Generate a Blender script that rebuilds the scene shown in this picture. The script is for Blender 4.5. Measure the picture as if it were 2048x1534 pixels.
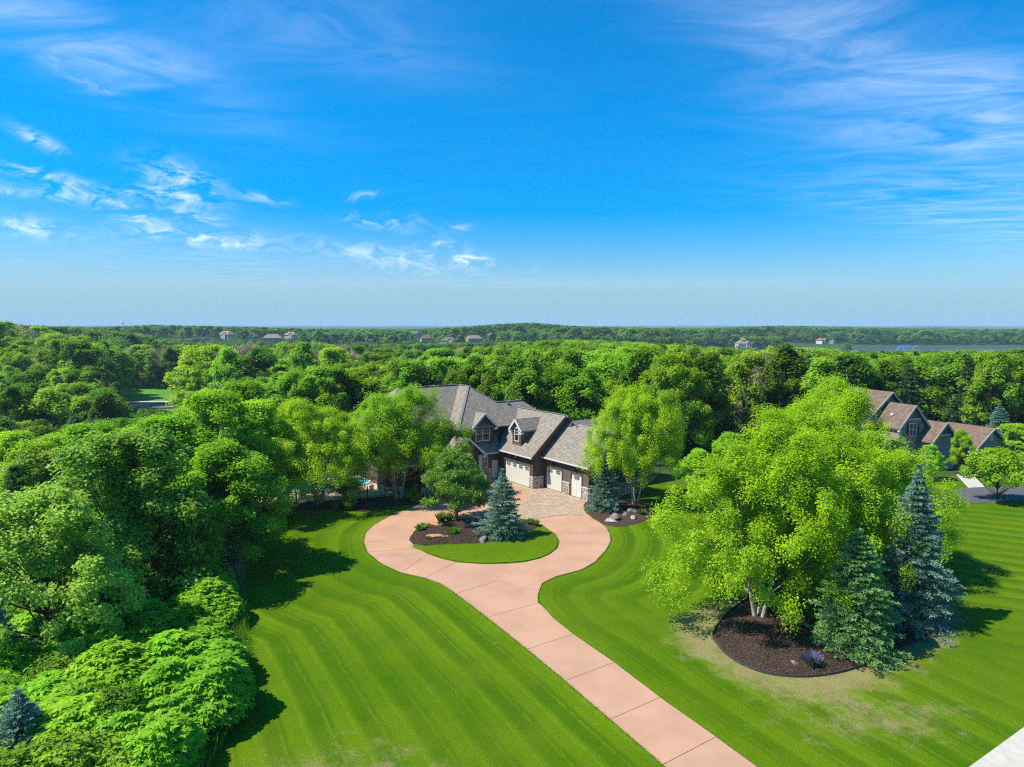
import bpy, bmesh, math, random
import numpy as np
from mathutils import Vector, Matrix

for _o in list(bpy.data.objects):
    bpy.data.objects.remove(_o)
scene = bpy.context.scene
COL = scene.collection
R = math.radians

# ------------------------------------------------------------------ camera
CAM_Z = 18.5
PITCH = R(4.9)
FPX = 1400.0
cam_d = bpy.data.cameras.new("camera")
cam_d.sensor_width = 36.0
cam_d.lens = FPX / 2048 * 36.0
cam_d.clip_start = 0.5
cam_d.clip_end = 30000
cam = bpy.data.objects.new("camera", cam_d)
COL.objects.link(cam)
cam.location = (0, 0, CAM_Z)
cam.rotation_euler = (R(90) - PITCH, 0, 0)
scene.camera = cam

# ------------------------------------------------------------------ sun, sky, exposure
SUN_EL, SUN_TRAVEL = R(53), R(12)        # the light travels to +X, a little towards +Y
sun_dir = Vector((-math.cos(SUN_TRAVEL) * math.cos(SUN_EL), -math.sin(SUN_TRAVEL) * math.cos(SUN_EL), math.sin(SUN_EL)))
sd = bpy.data.lights.new("sun", 'SUN')
sd.energy = 5.0
sd.angle = R(0.53)
sd.color = (1.0, 0.93, 0.79)
so = bpy.data.objects.new("sun", sd)
COL.objects.link(so)
so.rotation_euler = (-sun_dir).to_track_quat('-Z', 'Y').to_euler()
so.location = (-60, -20, 90)

scene.view_settings.view_transform = 'Standard'
scene.view_settings.look = 'None'
scene.view_settings.exposure = 0.55
scene.view_settings.gamma = 1.0
scene.view_settings.use_curve_mapping = False
scene.cycles.use_denoising = False
scene.cycles.filter_width = 1.15
scene.cycles.max_bounces = 7
scene.cycles.diffuse_bounces = 5
scene.cycles.adaptive_threshold = 0.015
scene.cycles.glossy_bounces = 2
scene.cycles.transmission_bounces = 3
scene.cycles.volume_bounces = 0
scene.cycles.caustics_reflective = False
scene.cycles.caustics_refractive = False

world = bpy.data.worlds.new("World")
scene.world = world
world.use_nodes = True
world.cycles.sampling_method = 'MANUAL'
world.cycles.sample_map_resolution = 256


class NT:
    """tiny node-tree helper"""
    def __init__(self, tree):
        self.t = tree
        self.n = tree.nodes
        self.l = tree.links

    def node(self, typ, **kw):
        nd = self.n.new(typ)
        for k, v in kw.items():
            setattr(nd, k, v)
        return nd

    def put(self, sock, val):
        if isinstance(val, bpy.types.NodeSocket):
            self.l.new(val, sock)
        elif val is not None:
            sock.default_value = val

    def math(self, op, a, b=None, c=None, clamp=False):
        nd = self.node('ShaderNodeMath', operation=op, use_clamp=clamp)
        self.put(nd.inputs[0], a)
        if b is not None: self.put(nd.inputs[1], b)
        if c is not None: self.put(nd.inputs[2], c)
        return nd.outputs[0]

    def mix(self, f, a, b, blend='MIX'):
        nd = self.node('ShaderNodeMix', data_type='RGBA', blend_type=blend)
        nd.clamp_factor = True
        self.put(nd.inputs[0], f)
        self.put(nd.inputs[6], a if isinstance(a, bpy.types.NodeSocket) else (*a[:3], 1))
        self.put(nd.inputs[7], b if isinstance(b, bpy.types.NodeSocket) else (*b[:3], 1))
        return nd.outputs[2]

    def noise(self, vec, scale, detail=4, rough=0.55, dist=0.0):
        nd = self.node('ShaderNodeTexNoise')
        if vec is not None: self.l.new(vec, nd.inputs['Vector'])
        nd.inputs['Scale'].default_value = scale
        nd.inputs['Detail'].default_value = detail
        nd.inputs['Roughness'].default_value = rough
        nd.inputs['Distortion'].default_value = dist
        return nd.outputs['Fac']

    def ramp(self, f, a, b, lo=0.0, hi=1.0):
        nd = self.node('ShaderNodeMapRange', interpolation_type='SMOOTHSTEP')
        self.put(nd.inputs[0], f)
        nd.inputs[1].default_value = a
        nd.inputs[2].default_value = b
        nd.inputs[3].default_value = lo
        nd.inputs[4].default_value = hi
        return nd.outputs[0]

    def mapping(self, vec, scale=(1, 1, 1), rot=(0, 0, 0), loc=(0, 0, 0)):
        nd = self.node('ShaderNodeMapping')
        self.l.new(vec, nd.inputs[0])
        nd.inputs['Location'].default_value = loc
        nd.inputs['Rotation'].default_value = rot
        nd.inputs['Scale'].default_value = scale
        return nd.outputs[0]


def sky_dir(px, py):
    """direction of a cloud in the sky, from the azimuth/elevation read off the photograph (2048 px wide)"""
    a, b = (px - 1024) / FPX, (py - 767) / FPX
    c, s = math.cos(PITCH), math.sin(PITCH)
    return Vector((a, c - b * s, -s - b * c)).normalized()


def build_sky():
    w = NT(world.node_tree)
    w.n.clear()
    sky = w.node('ShaderNodeTexSky', sky_type='NISHITA')
    sky.sun_disc = False
    sky.sun_elevation = SUN_EL
    sky.sun_rotation = math.atan2(sun_dir.x, sun_dir.y) % (2 * math.pi)
    sky.altitude = 250
    sky.air_density = 1.0
    sky.dust_density = 1.0
    sky.ozone_density = 3.0
    hs = w.node('ShaderNodeHueSaturation')
    hs.inputs['Saturation'].default_value = 1.30
    hs.inputs['Value'].default_value = 1.0
    tc = w.node('ShaderNodeTexCoord')
    d = tc.outputs['Generated']
    sep = w.node('ShaderNodeSeparateXYZ')
    w.l.new(d, sep.inputs[0])
    tint = w.mix(w.ramp(sep.outputs[2], 0.02, 0.30), (0.53, 0.68, 0.83), (0.36, 0.75, 1.0))
    w.l.new(w.mix(1.0, sky.outputs[0], tint, 'MULTIPLY'), hs.inputs['Color'])
    clear_sky = w.mix(w.ramp(sep.outputs[2], 0.0, 0.11, 0.88, 0.0), hs.outputs[0], (1.75, 2.95, 3.85))
    z = w.math('MAXIMUM', sep.outputs[2], 0.03)
    u = w.math('DIVIDE', sep.outputs[0], z)
    v = w.math('DIVIDE', sep.outputs[1], z)
    comb = w.node('ShaderNodeCombineXYZ')
    w.l.new(u, comb.inputs[0]); w.l.new(v, comb.inputs[1])
    P = comb.outputs[0]
    # wind-drawn cirrus texture on the cloud plane
    streak = w.noise(w.mapping(P, scale=(0.8, 1.5, 1), rot=(0, 0, R(52))), 1.7, 7, 0.64, 0.8)
    puff = w.noise(w.mapping(d, scale=(1, 1, 2.2)), 24.0, 6, 0.68, 0.8)
    veil_tex = w.ramp(streak, 0.25, 0.98)
    puff_tex = w.ramp(puff, 0.42, 0.66)
    # (px, py, half length, half height, tilt deg, strength, puffy?)
    clouds = [
        (150, 70, 320, 75, 22, 0.62, 0), (620, 50, 260, 70, 12, 0.28, 0), (1780, 190, 420, 150, 32, 0.42, 0),
        (1880, 420, 330, 60, 8, 0.34, 0), (1700, 60, 420, 70, 20, 0.30, 0), (1080, 566, 620, 12, 0, 0.22, 0),
        (450, 520, 420, 60, 3, 0.20, 0), (1990, 250, 90, 120, -40, 0.3, 0),
        (160, 150, 75, 20, 30, 0.35, 1), (68, 275, 50, 15, 25, 0.75, 1), (70, 346, 100, 12, 12, 0.8, 1),
        (360, 364, 75, 34, 22, 1.0, 1), (305, 388, 70, 14, 8, 0.8, 1), (115, 388, 36, 18, 10, 0.9, 1), (5, 376, 50, 16, 5, 0.9, 1),
        (235, 415, 80, 20, 24, 1.0, 1), (45, 452, 100, 22, 8, 0.9, 1), (372, 430, 85, 16, 15, 0.7, 1), (390, 472, 120, 20, 4, 0.95, 1),
        (525, 397, 40, 9, 10, 0.6, 1), (760, 440, 62, 13, 0, 0.8, 1), (725, 391, 34, 8, -10, 0.5, 1), (765, 514, 140, 20, 10, 0.65, 1),
        (890, 500, 70, 18, 20, 0.9, 1), (965, 523, 90, 10, 8, 0.6, 1), (910, 455, 30, 8, 0, 0.4, 1), (520, 492, 130, 8, 3, 0.4, 1),
    ]
    veil = puffs = None
    for (px, py, sx, sy, tilt, st, kind) in clouds:
        c = sky_dir(px, py)
        t = R(tilt)
        e1 = (sky_dir(px + 10 * math.cos(t), py + 10 * math.sin(t)) - c).normalized()
        e2 = c.cross(e1).normalized()
        dd = (c - sky_dir(px + 10, py)).length / 10
        terms = []
        for e, s in ((e1, sx), (e2, sy)):
            vm = w.node('ShaderNodeVectorMath', operation='DOT_PRODUCT')
            w.l.new(d, vm.inputs[0])
            vm.inputs[1].default_value = e / (s * dd)
            terms.append(vm.outputs['Value'])
        r2 = w.math('MULTIPLY_ADD', terms[0], terms[0], w.math('MULTIPLY', terms[1], terms[1]))
        g = w.math('MULTIPLY', w.math('POWER', 2.718, w.math('MULTIPLY', r2, -1.0)), st)
        vm = w.node('ShaderNodeVectorMath', operation='DOT_PRODUCT')
        w.l.new(d, vm.inputs[0]); vm.inputs[1].default_value = c
        g = w.math('MULTIPLY', g, w.math('GREATER_THAN', vm.outputs['Value'], 0.3))
        if kind:
            puffs = g if puffs is None else w.math('ADD', puffs, g)
        else:
            veil = g if veil is None else w.math('ADD', veil, g)
    f_veil = w.math('MULTIPLY', w.math('ADD', veil, 0.015), veil_tex)
    f_puff = w.math('MULTIPLY', puffs, w.math('MULTIPLY_ADD', puff_tex, 0.62, 0.0))
    fac = w.math('ADD', f_veil, f_puff, clamp=True)
    up = w.ramp(sep.outputs[2], 0.0, 0.06)
    fac = w.math('MULTIPLY', w.math('MULTIPLY', fac, up), 0.9)
    col = w.mix(fac, clear_sky, (6.2, 6.7, 7.2))
    bg = w.node('ShaderNodeBackground')
    w.l.new(col, bg.inputs[0])
    bg.inputs[1].default_value = 0.138
    out = w.node('ShaderNodeOutputWorld')
    w.l.new(bg.outputs[0], out.inputs[0])


build_sky()

# ------------------------------------------------------------------ materials
MATS = {}


def new_mat(name):
    m = bpy.data.materials.new(name)
    m.use_nodes = True
    nt = NT(m.node_tree)
    nt.n.clear()
    out = nt.node('ShaderNodeOutputMaterial')
    bs = nt.node('ShaderNodeBsdfPrincipled')
    nt.l.new(bs.outputs[0], out.inputs[0])
    MATS[name] = m
    return m, nt, bs, out


def simple(name, col, rough=0.7, var=0.15, scale=3.0, bump=0.0, bscale=20.0, metal=0.0, spec=0.4):
    m, nt, bs, out = new_mat(name)
    tc = nt.node('ShaderNodeTexCoord')
    f = nt.noise(tc.outputs['Object'], scale, 5, 0.6)
    a = tuple(c * (1 - var) for c in col)
    b = tuple(min(1, c * (1 + var)) for c in col)
    nt.l.new(nt.mix(nt.ramp(f, 0.3, 0.7), a, b), bs.inputs['Base Color'])
    bs.inputs['Roughness'].default_value = rough
    bs.inputs['Metallic'].default_value = metal
    bs.inputs['Specular IOR Level'].default_value = spec
    if bump:
        bn = nt.node('ShaderNodeBump')
        bn.inputs['Strength'].default_value = 1.0
        bn.inputs['Distance'].default_value = bump
        nt.l.new(nt.noise(tc.outputs['Object'], bscale, 4, 0.6), bn.inputs['Height'])
        nt.l.new(bn.outputs[0], bs.inputs['Normal'])
    return m


def leaf_mat(name, dark, light, young=None, trans=0.32, rough=0.5, objvar=0.5, hue=0.03):
    """foliage: colour varies leaf by leaf (face attribute) and tree by tree (object random)"""
    m, nt, bs, out = new_mat(name)
    at = nt.node('ShaderNodeAttribute', attribute_name='tint')
    oi = nt.node('ShaderNodeObjectInfo')
    f = nt.math('MULTIPLY_ADD', nt.math('SUBTRACT', oi.outputs['Random'], 0.5), objvar, at.outputs['Fac'], clamp=True)
    c = nt.mix(f, dark, light)
    if young:
        c = nt.mix(nt.ramp(at.outputs['Fac'], 0.86, 1.0), c, young)
    h = nt.node('ShaderNodeHueSaturation')
    nt.l.new(c, h.inputs['Color'])
    wn = nt.node('ShaderNodeTexWhiteNoise', noise_dimensions='1D')
    nt.l.new(nt.math('MULTIPLY', oi.outputs['Random'], 37.3), wn.inputs['W'])
    nt.l.new(nt.math('MULTIPLY_ADD', nt.math('SUBTRACT', wn.outputs['Value'], 0.5), hue, 0.5), h.inputs['Hue'])
    nt.l.new(nt.math('MULTIPLY_ADD', nt.math('SUBTRACT', oi.outputs['Random'], 0.5), 0.35 * objvar, 1.0), h.inputs['Value'])
    nt.l.new(h.outputs[0], bs.inputs['Base Color'])
    bs.inputs['Roughness'].default_value = rough
    bs.inputs['Specular IOR Level'].default_value = 0.16
    tr = nt.node('ShaderNodeBsdfTranslucent')
    tcol = nt.mix(1.0, h.outputs[0], (1.15, 1.3, 0.5), 'MULTIPLY')
    nt.l.new(tcol, tr.inputs['Color'])
    mx = nt.node('ShaderNodeMixShader')
    mx.inputs[0].default_value = trans
    nt.l.new(bs.outputs[0], mx.inputs[1])
    nt.l.new(tr.outputs[0], mx.inputs[2])
    nt.l.new(mx.outputs[0], out.inputs[0])
    return m


leaf_mat('leaf_oak', (0.14, 0.29, 0.024), (0.4, 0.6, 0.1), trans=0.48, rough=0.45)
leaf_mat('leaf_maple', (0.17, 0.34, 0.012), (0.43, 0.66, 0.03), trans=0.5)
leaf_mat('leaf_birch', (0.21, 0.36, 0.009), (0.49, 0.69, 0.022), trans=0.5, objvar=0.2, hue=0.012)
leaf_mat('leaf_forest', (0.1, 0.22, 0.01), (0.32, 0.49, 0.032), trans=0.48, objvar=1.0, hue=0.04)
leaf_mat('leaf_far', (0.06, 0.15, 0.018), (0.19, 0.33, 0.045), trans=0.4, objvar=1.0, hue=0.05)
leaf_mat('leaf_sumac', (0.17, 0.38, 0.015), (0.38, 0.66, 0.035), trans=0.45, objvar=0.25, hue=0.02)
leaf_mat('leaf_bush', (0.09, 0.22, 0.012), (0.26, 0.44, 0.03), trans=0.42, objvar=0.6)
leaf_mat('leaf_catmint', (0.07, 0.075, 0.14), (0.19, 0.17, 0.34), trans=0.2, objvar=0.1)
leaf_mat('needle_blue', (0.09, 0.185, 0.125), (0.31, 0.48, 0.37), trans=0.15, objvar=0.2, hue=0.02)
leaf_mat('needle_green', (0.06, 0.165, 0.042), (0.23, 0.43, 0.135), trans=0.15, objvar=0.3, hue=0.02)
leaf_mat('needle_dark', (0.035, 0.085, 0.03), (0.11, 0.20, 0.07), trans=0.12, objvar=0.6)
leaf_mat('needle_pine', (0.1, 0.21, 0.025), (0.32, 0.48, 0.08), trans=0.25, objvar=0.2)
leaf_mat('twig_grey', (0.30, 0.235, 0.155), (0.52, 0.42, 0.29), trans=0.05, objvar=0.5)
leaf_mat('grass_blade', (0.075, 0.18, 0.010), (0.19, 0.33, 0.03), trans=0.4, objvar=0.0)
simple('bark_grey', (0.13, 0.105, 0.08), 0.9, 0.35, 6, 0.02, 18)
simple('bark_dark', (0.07, 0.055, 0.045), 0.9, 0.35, 6, 0.02, 18)
simple('bark_birch', (0.40, 0.34, 0.28), 0.8, 0.3, 5, 0.015, 14)
simple('mulch', (0.058, 0.034, 0.023), 0.95, 0.8, 16, 0.06, 26)
simple('joint', (0.20, 0.12, 0.085), 0.95, 0.3, 6)
leaf_mat('mulch_chip', (0.030, 0.017, 0.012), (0.145, 0.085, 0.055), trans=0.0, objvar=0.0, hue=0.0)
simple('boulder_grey', (0.17, 0.155, 0.14), 0.9, 0.4, 4, 0.03, 9)
simple('boulder_pale', (0.33, 0.31, 0.28), 0.9, 0.3, 4, 0.03, 9)
simple('boulder_rust', (0.42, 0.20, 0.10), 0.9, 0.3, 4, 0.03, 9)
simple('white_trim', (0.60, 0.59, 0.56), 0.5, 0.06, 2)
simple('door_cream', (0.60, 0.595, 0.54), 0.5, 0.05, 2)
simple('brown_trim', (0.085, 0.062, 0.05), 0.6, 0.15, 3)
simple('dark_void', (0.015, 0.014, 0.013), 0.7, 0.2, 2)
simple('black_iron', (0.015, 0.015, 0.016), 0.45, 0.2, 4, metal=0.6)
simple('edging', (0.05, 0.05, 0.052), 0.6, 0.2, 4)
simple('asphalt', (0.085, 0.087, 0.095), 0.9, 0.18, 1.2, 0.004, 60)
simple('sidewalk', (0.46, 0.43, 0.37), 0.85, 0.10, 1.5, 0.003, 50)
simple('pool_deck', (0.50, 0.38, 0.32), 0.85, 0.12, 1.5)
simple('coping', (0.62, 0.60, 0.56), 0.7, 0.1, 3)
simple('orange_cushion', (0.42, 0.09, 0.03), 0.8, 0.15, 5)
simple('white_metal', (0.62, 0.62, 0.60), 0.4, 0.06, 4)
simple('brass_wood', (0.30, 0.14, 0.07), 0.6, 0.25, 5)
simple('blue_canvas', (0.05, 0.18, 0.55), 0.6, 0.1, 3)
simple('roof_brown', (0.155, 0.104, 0.078), 0.9, 0.28, 2.2, 0.02, 7)
simple('siding_taupe', (0.18, 0.145, 0.115), 0.75, 0.12, 2)
simple('siding_tan', (0.46, 0.39, 0.31), 0.75, 0.1, 1)
simple('siding_white', (0.66, 0.65, 0.62), 0.7, 0.06, 1)
simple('siding_grey', (0.25, 0.26, 0.27), 0.75, 0.1, 1)
simple('roof_grey', (0.17, 0.16, 0.155), 0.9, 0.2, 1.5)
simple('roof_red', (0.33, 0.12, 0.08), 0.9, 0.2, 1.5)
simple('roof_tan', (0.26, 0.20, 0.155), 0.9, 0.2, 1.5)
simple('stone_pale', (0.50, 0.44, 0.37), 0.9, 0.25, 5, 0.02, 14)
simple('stone_brown', (0.33, 0.25, 0.18), 0.9, 0.3, 5, 0.02, 14)
simple('stone_grey', (0.30, 0.28, 0.26), 0.9, 0.3, 5, 0.02, 14)
simple('mortar', (0.36, 0.32, 0.27), 0.95, 0.15, 8)
simple('cap_stone', (0.52, 0.48, 0.41), 0.85, 0.12, 4)


def m_glass(name, col=(0.02, 0.025, 0.03)):
    m, nt, bs, out = new_mat(name)
    bs.inputs['Base Color'].default_value = (*col, 1)
    bs.inputs['Roughness'].default_value = 0.06
    bs.inputs['Specular IOR Level'].default_value = 0.6


m_glass('glass')


def m_water(name, col, rough, bump, bscale):
    m, nt, bs, out = new_mat(name)
    tc = nt.node('ShaderNodeTexCoord')
    bs.inputs['Base Color'].default_value = (*col, 1)
    bs.inputs['Roughness'].default_value = rough
    bn = nt.node('ShaderNodeBump')
    bn.inputs['Distance'].default_value = bump
    nt.l.new(nt.noise(tc.outputs['Object'], bscale, 3, 0.5), bn.inputs['Height'])
    nt.l.new(bn.outputs[0], bs.inputs['Normal'])


m_water('pool_water', (0.02, 0.42, 0.50), 0.08, 0.02, 2.0)
m_water('lake_water', (0.10, 0.15, 0.19), 0.12, 0.05, 0.3)


def m_shingle():
    m, nt, bs, out = new_mat('shingle')
    uv = nt.node('ShaderNodeUVMap')
    br = nt.node('ShaderNodeTexBrick')
    nt.l.new(uv.outputs[0], br.inputs['Vector'])
    br.inputs['Scale'].default_value = 1.0
    br.inputs['Brick Width'].default_value = 0.34
    br.inputs['Row Height'].default_value = 0.17
    br.inputs['Mortar Size'].default_value = 0.012
    br.inputs['Mortar Smooth'].default_value = 0.3
    br.inputs['Bias'].default_value = 0.0
    br.offset = 0.37
    br.inputs['Color1'].default_value = (0.205, 0.170, 0.130, 1)
    br.inputs['Color2'].default_value = (0.345, 0.296, 0.230, 1)
    br.inputs['Mortar'].default_value = (0.10, 0.088, 0.078, 1)
    tc = nt.node('ShaderNodeTexCoord')
    n = nt.noise(tc.outputs['Object'], 0.55, 5, 0.6)
    c = nt.mix(nt.ramp(n, 0.3, 0.75, 0.0, 0.2), br.outputs['Color'], (0.24, 0.20, 0.165))
    n2 = nt.noise(tc.outputs['Object'], 9.0, 3, 0.6)
    c = nt.mix(nt.ramp(n2, 0.35, 0.65, 0.0, 0.3), c, (0.16, 0.145, 0.13))
    nt.l.new(c, bs.inputs['Base Color'])
    bs.inputs['Roughness'].default_value = 0.92
    bn = nt.node('ShaderNodeBump')
    bn.inputs['Distance'].default_value = 0.02
    nt.l.new(br.outputs['Fac'], bn.inputs['Height'])
    bn.invert = True
    nt.l.new(bn.outputs[0], bs.inputs['Normal'])


m_shingle()


def m_siding(name, c1, c2, step=0.17):
    m, nt, bs, out = new_mat(name)
    tc = nt.node('ShaderNodeTexCoord')
    sp = nt.node('ShaderNodeSeparateXYZ')
    nt.l.new(tc.outputs['Object'], sp.inputs[0])
    fr = nt.math('FRACT', nt.math('DIVIDE', sp.outputs[2], step))
    row = nt.math('FLOOR', nt.math('DIVIDE', sp.outputs[2], step))
    wn = nt.node('ShaderNodeTexWhiteNoise', noise_dimensions='1D')
    nt.l.new(row, wn.inputs['W'])
    n = nt.noise(nt.mapping(tc.outputs['Object'], (0.6, 0.6, 6)), 2.0, 4, 0.6)
    c = nt.mix(nt.math('MULTIPLY_ADD', n, 0.7, nt.math('MULTIPLY', wn.outputs['Value'], 0.3)), c1, c2)
    nt.l.new(c, bs.inputs['Base Color'])
    bs.inputs['Roughness'].default_value = 0.75
    bn = nt.node('ShaderNodeBump')
    bn.inputs['Distance'].default_value = 0.035
    nt.l.new(nt.math('SUBTRACT', 1.0, fr), bn.inputs['Height'])
    nt.l.new(bn.outputs[0], bs.inputs['Normal'])


m_siding('siding', (0.070, 0.046, 0.035), (0.140, 0.098, 0.072))
m_siding('siding_n', (0.22, 0.175, 0.14), (0.30, 0.245, 0.195))


def m_concrete():
    m, nt, bs, out = new_mat('pink_concrete')
    tc = nt.node('ShaderNodeTexCoord')
    p = tc.outputs['Object']
    c = nt.mix(nt.ramp(nt.noise(p, 0.35, 5, 0.6), 0.3, 0.7), (0.41, 0.222, 0.136), (0.49, 0.282, 0.178))
    c = nt.mix(nt.ramp(nt.noise(p, 2.2, 6, 0.7), 0.45, 0.8, 0.0, 0.35), c, (0.41, 0.25, 0.16))
    c = nt.mix(nt.ramp(nt.noise(p, 1.1, 6, 0.75, 1.2), 0.62, 0.75, 0.0, 0.35), c, (0.64, 0.47, 0.34))
    # dark stain on the left arm of the loop
    sp = nt.node('ShaderNodeSeparateXYZ')
    nt.l.new(p, sp.inputs[0])
    dx = nt.math('DIVIDE', nt.math('SUBTRACT', sp.outputs[0], -9.5), 1.3)
    dy = nt.math('DIVIDE', nt.math('SUBTRACT', sp.outputs[1], 54.6), 0.7)
    r2 = nt.math('MULTIPLY_ADD', dx, dx, nt.math('MULTIPLY', dy, dy))
    st = nt.math('MULTIPLY', nt.math('POWER', 2.718, nt.math('MULTIPLY', r2, -1.0)), nt.ramp(nt.noise(p, 2.5, 4, 0.6), 0.3, 0.6))
    c = nt.mix(nt.math('MULTIPLY', st, 0.55), c, (0.20, 0.13, 0.10))
    oi = nt.node('ShaderNodeObjectInfo')
    c = nt.mix(nt.math('MULTIPLY', oi.outputs['Random'], 0.30), c, (0.40, 0.25, 0.175))
    # faint tyre tracks and scuffs, drawn out along the drive
    tk = nt.noise(nt.mapping(p, (0.9, 0.16, 1), (0, 0, R(-27))), 1.6, 5, 0.6)
    c = nt.mix(nt.ramp(tk, 0.55, 0.75, 0, 0.22), c, (0.34, 0.21, 0.15))
    nt.l.new(c, bs.inputs['Base Color'])
    bs.inputs['Roughness'].default_value = 0.85
    bn = nt.node('ShaderNodeBump')
    bn.inputs['Distance'].default_value = 0.004
    nt.l.new(nt.noise(p, 40, 4, 0.6), bn.inputs['Height'])
    nt.l.new(bn.outputs[0], bs.inputs['Normal'])


m_concrete()


def m_paver(name, ca, cb, w, h, rot=0.0, use_uv=False):
    m, nt, bs, out = new_mat(name)
    if use_uv:
        src = nt.node('ShaderNodeUVMap').outputs[0]
    else:
        src = nt.mapping(nt.node('ShaderNodeTexCoord').outputs['Object'], rot=(0, 0, rot))
    br = nt.node('ShaderNodeTexBrick')
    nt.l.new(src, br.inputs['Vector'])
    br.inputs['Scale'].default_value = 1.0
    br.inputs['Brick Width'].default_value = w
    br.inputs['Row Height'].default_value = h
    br.inputs['Mortar Size'].default_value = 0.012
    br.inputs['Color1'].default_value = (*ca, 1)
    br.inputs['Color2'].default_value = (*cb, 1)
    br.inputs['Mortar'].default_value = (0.19, 0.14, 0.10, 1)
    tc = nt.node('ShaderNodeTexCoord')
    n = nt.noise(tc.outputs['Object'], 1.2, 5, 0.65)
    c = nt.mix(nt.ramp(n, 0.35, 0.7, 0, 0.4), br.outputs['Color'], tuple(x * 0.7 for x in ca))
    nt.l.new(c, bs.inputs['Base Color'])
    bs.inputs['Roughness'].default_value = 0.9
    bn = nt.node('ShaderNodeBump')
    bn.inputs['Distance'].default_value = 0.012
    bn.invert = True
    nt.l.new(br.outputs['Fac'], bn.inputs['Height'])
    nt.l.new(bn.outputs[0], bs.inputs['Normal'])


m_paver('paver', (0.34, 0.235, 0.155), (0.52, 0.385, 0.275), 0.42, 0.26, R(35))
m_paver('paver_border', (0.46, 0.28, 0.15), (0.62, 0.40, 0.23), 0.24, 0.15, use_uv=True)


def m_lawn():
    m, nt, bs, out = new_mat('lawn_grass')
    geo = nt.node('ShaderNodeNewGeometry')
    p = geo.outputs['Position']
    stripe = nt.node('ShaderNodeAttribute', attribute_name='stripe').outputs['Fac']
    dry = nt.node('ShaderNodeAttribute', attribute_name='dry').outputs['Fac']
    rough = nt.node('ShaderNodeAttribute', attribute_name='rough').outputs['Fac']
    fine = nt.ramp(nt.noise(p, 17.0, 5, 0.8), 0.28, 0.72)
    mid = nt.noise(p, 0.9, 5, 0.62)
    big = nt.noise(p, 0.13, 4, 0.6)
    wob = nt.math('MULTIPLY_ADD', nt.math('SUBTRACT', nt.noise(p, 0.2, 2, 0.5), 0.5), 0.35, stripe)
    s = nt.math('SINE', nt.math('MULTIPLY', wob, 2 * math.pi / 2.1))
    s = nt.ramp(s, -0.5, 0.5)
    a = nt.mix(mid, (0.034, 0.100, 0.001), (0.062, 0.136, 0.002))
    b = nt.mix(mid, (0.066, 0.145, 0.002), (0.114, 0.198, 0.003))
    amp = nt.ramp(nt.noise(p, 0.09, 2, 0.5), 0.3, 0.7, 0.25, 1.0)
    c = nt.mix(nt.math('MULTIPLY', s, amp), a, b)
    edge = nt.math('MULTIPLY', nt.ramp(nt.math('SINE', nt.math('MULTIPLY', wob, 2 * math.pi / 1.05)), 0.78, 0.99, 0, 0.42), amp)
    c = nt.mix(nt.math('MULTIPLY', edge, nt.ramp(nt.noise(p, 1.6, 4, 0.6), 0.3, 0.6)), c, (0.155, 0.235, 0.012))
    c = nt.mix(nt.ramp(big, 0.38, 0.72, 0, 0.5), c, (0.112, 0.168, 0.005))
    # dry, thin turf
    dn = nt.math('ADD', dry, nt.math('MULTIPLY_ADD', nt.noise(p, 0.7, 7, 0.75), 2.2, -1.15))
    dn = nt.math('MULTIPLY', nt.ramp(dn, 0.30, 1.0, 0, 0.8), nt.ramp(dry, 0.02, 0.2))
    c = nt.mix(dn, c, nt.mix(fine, (0.17, 0.15, 0.05), (0.32, 0.26, 0.12)))
    c = nt.mix(nt.ramp(nt.noise(p, 0.4, 6, 0.7), 0.63, 0.75, 0, 0.35), c, (0.20, 0.20, 0.05))
    c = nt.mix(rough, c, nt.mix(mid, (0.045, 0.10, 0.012), (0.10, 0.17, 0.03)))
    c = nt.mix(1.0, c, nt.mix(fine, (0.34, 0.42, 0.34), (1.70, 1.56, 1.8)), 'MULTIPLY')
    nt.l.new(c, bs.inputs['Base Color'])
    bs.inputs['Roughness'].default_value = 0.8
    bs.inputs['Specular IOR Level'].default_value = 0.03
    bn = nt.node('ShaderNodeBump')
    bn.inputs['Distance'].default_value = 0.03
    bn.inputs['Strength'].default_value = 0.7
    nt.l.new(nt.noise(p, 26.0, 4, 0.8), bn.inputs['Height'])
    nt.l.new(bn.outputs[0], bs.inputs['Normal'])


m_lawn()


def m_ground():
    m, nt, bs, out = new_mat('forest_floor')
    p = nt.node('ShaderNodeNewGeometry').outputs['Position']
    c = nt.mix(nt.noise(p, 0.15, 6, 0.65), (0.028, 0.050, 0.014), (0.07, 0.11, 0.025))
    c = nt.mix(nt.ramp(nt.noise(p, 0.012, 5, 0.6), 0.35, 0.7, 0, 0.7), c, (0.035, 0.085, 0.018))
    nt.l.new(c, bs.inputs['Base Color'])
    bs.inputs['Roughness'].default_value = 0.95
    bs.inputs['Specular IOR Level'].default_value = 0.1


m_ground()


def m_field():
    m, nt, bs, out = new_mat('meadow_grass')
    p = nt.node('ShaderNodeNewGeometry').outputs['Position']
    c = nt.mix(nt.noise(p, 0.12, 6, 0.65), (0.06, 0.19, 0.012), (0.14, 0.33, 0.03))
    nt.l.new(c, bs.inputs['Base Color'])
    bs.inputs['Roughness'].default_value = 0.9
    bs.inputs['Specular IOR Level'].default_value = 0.1
    bn = nt.node('ShaderNodeBump')
    bn.inputs['Distance'].default_value = 0.5
    nt.l.new(nt.noise(p, 0.8, 5, 0.7), bn.inputs['Height'])
    nt.l.new(bn.outputs[0], bs.inputs['Normal'])


m_field()

# ------------------------------------------------------------------ object helpers


def tag(o, label=None, cat=None, group=None, kind=None):
    if label: o['label'] = label
    if cat: o['category'] = cat
    if group: o['group'] = group
    if kind: o['kind'] = kind
    return o


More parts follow.
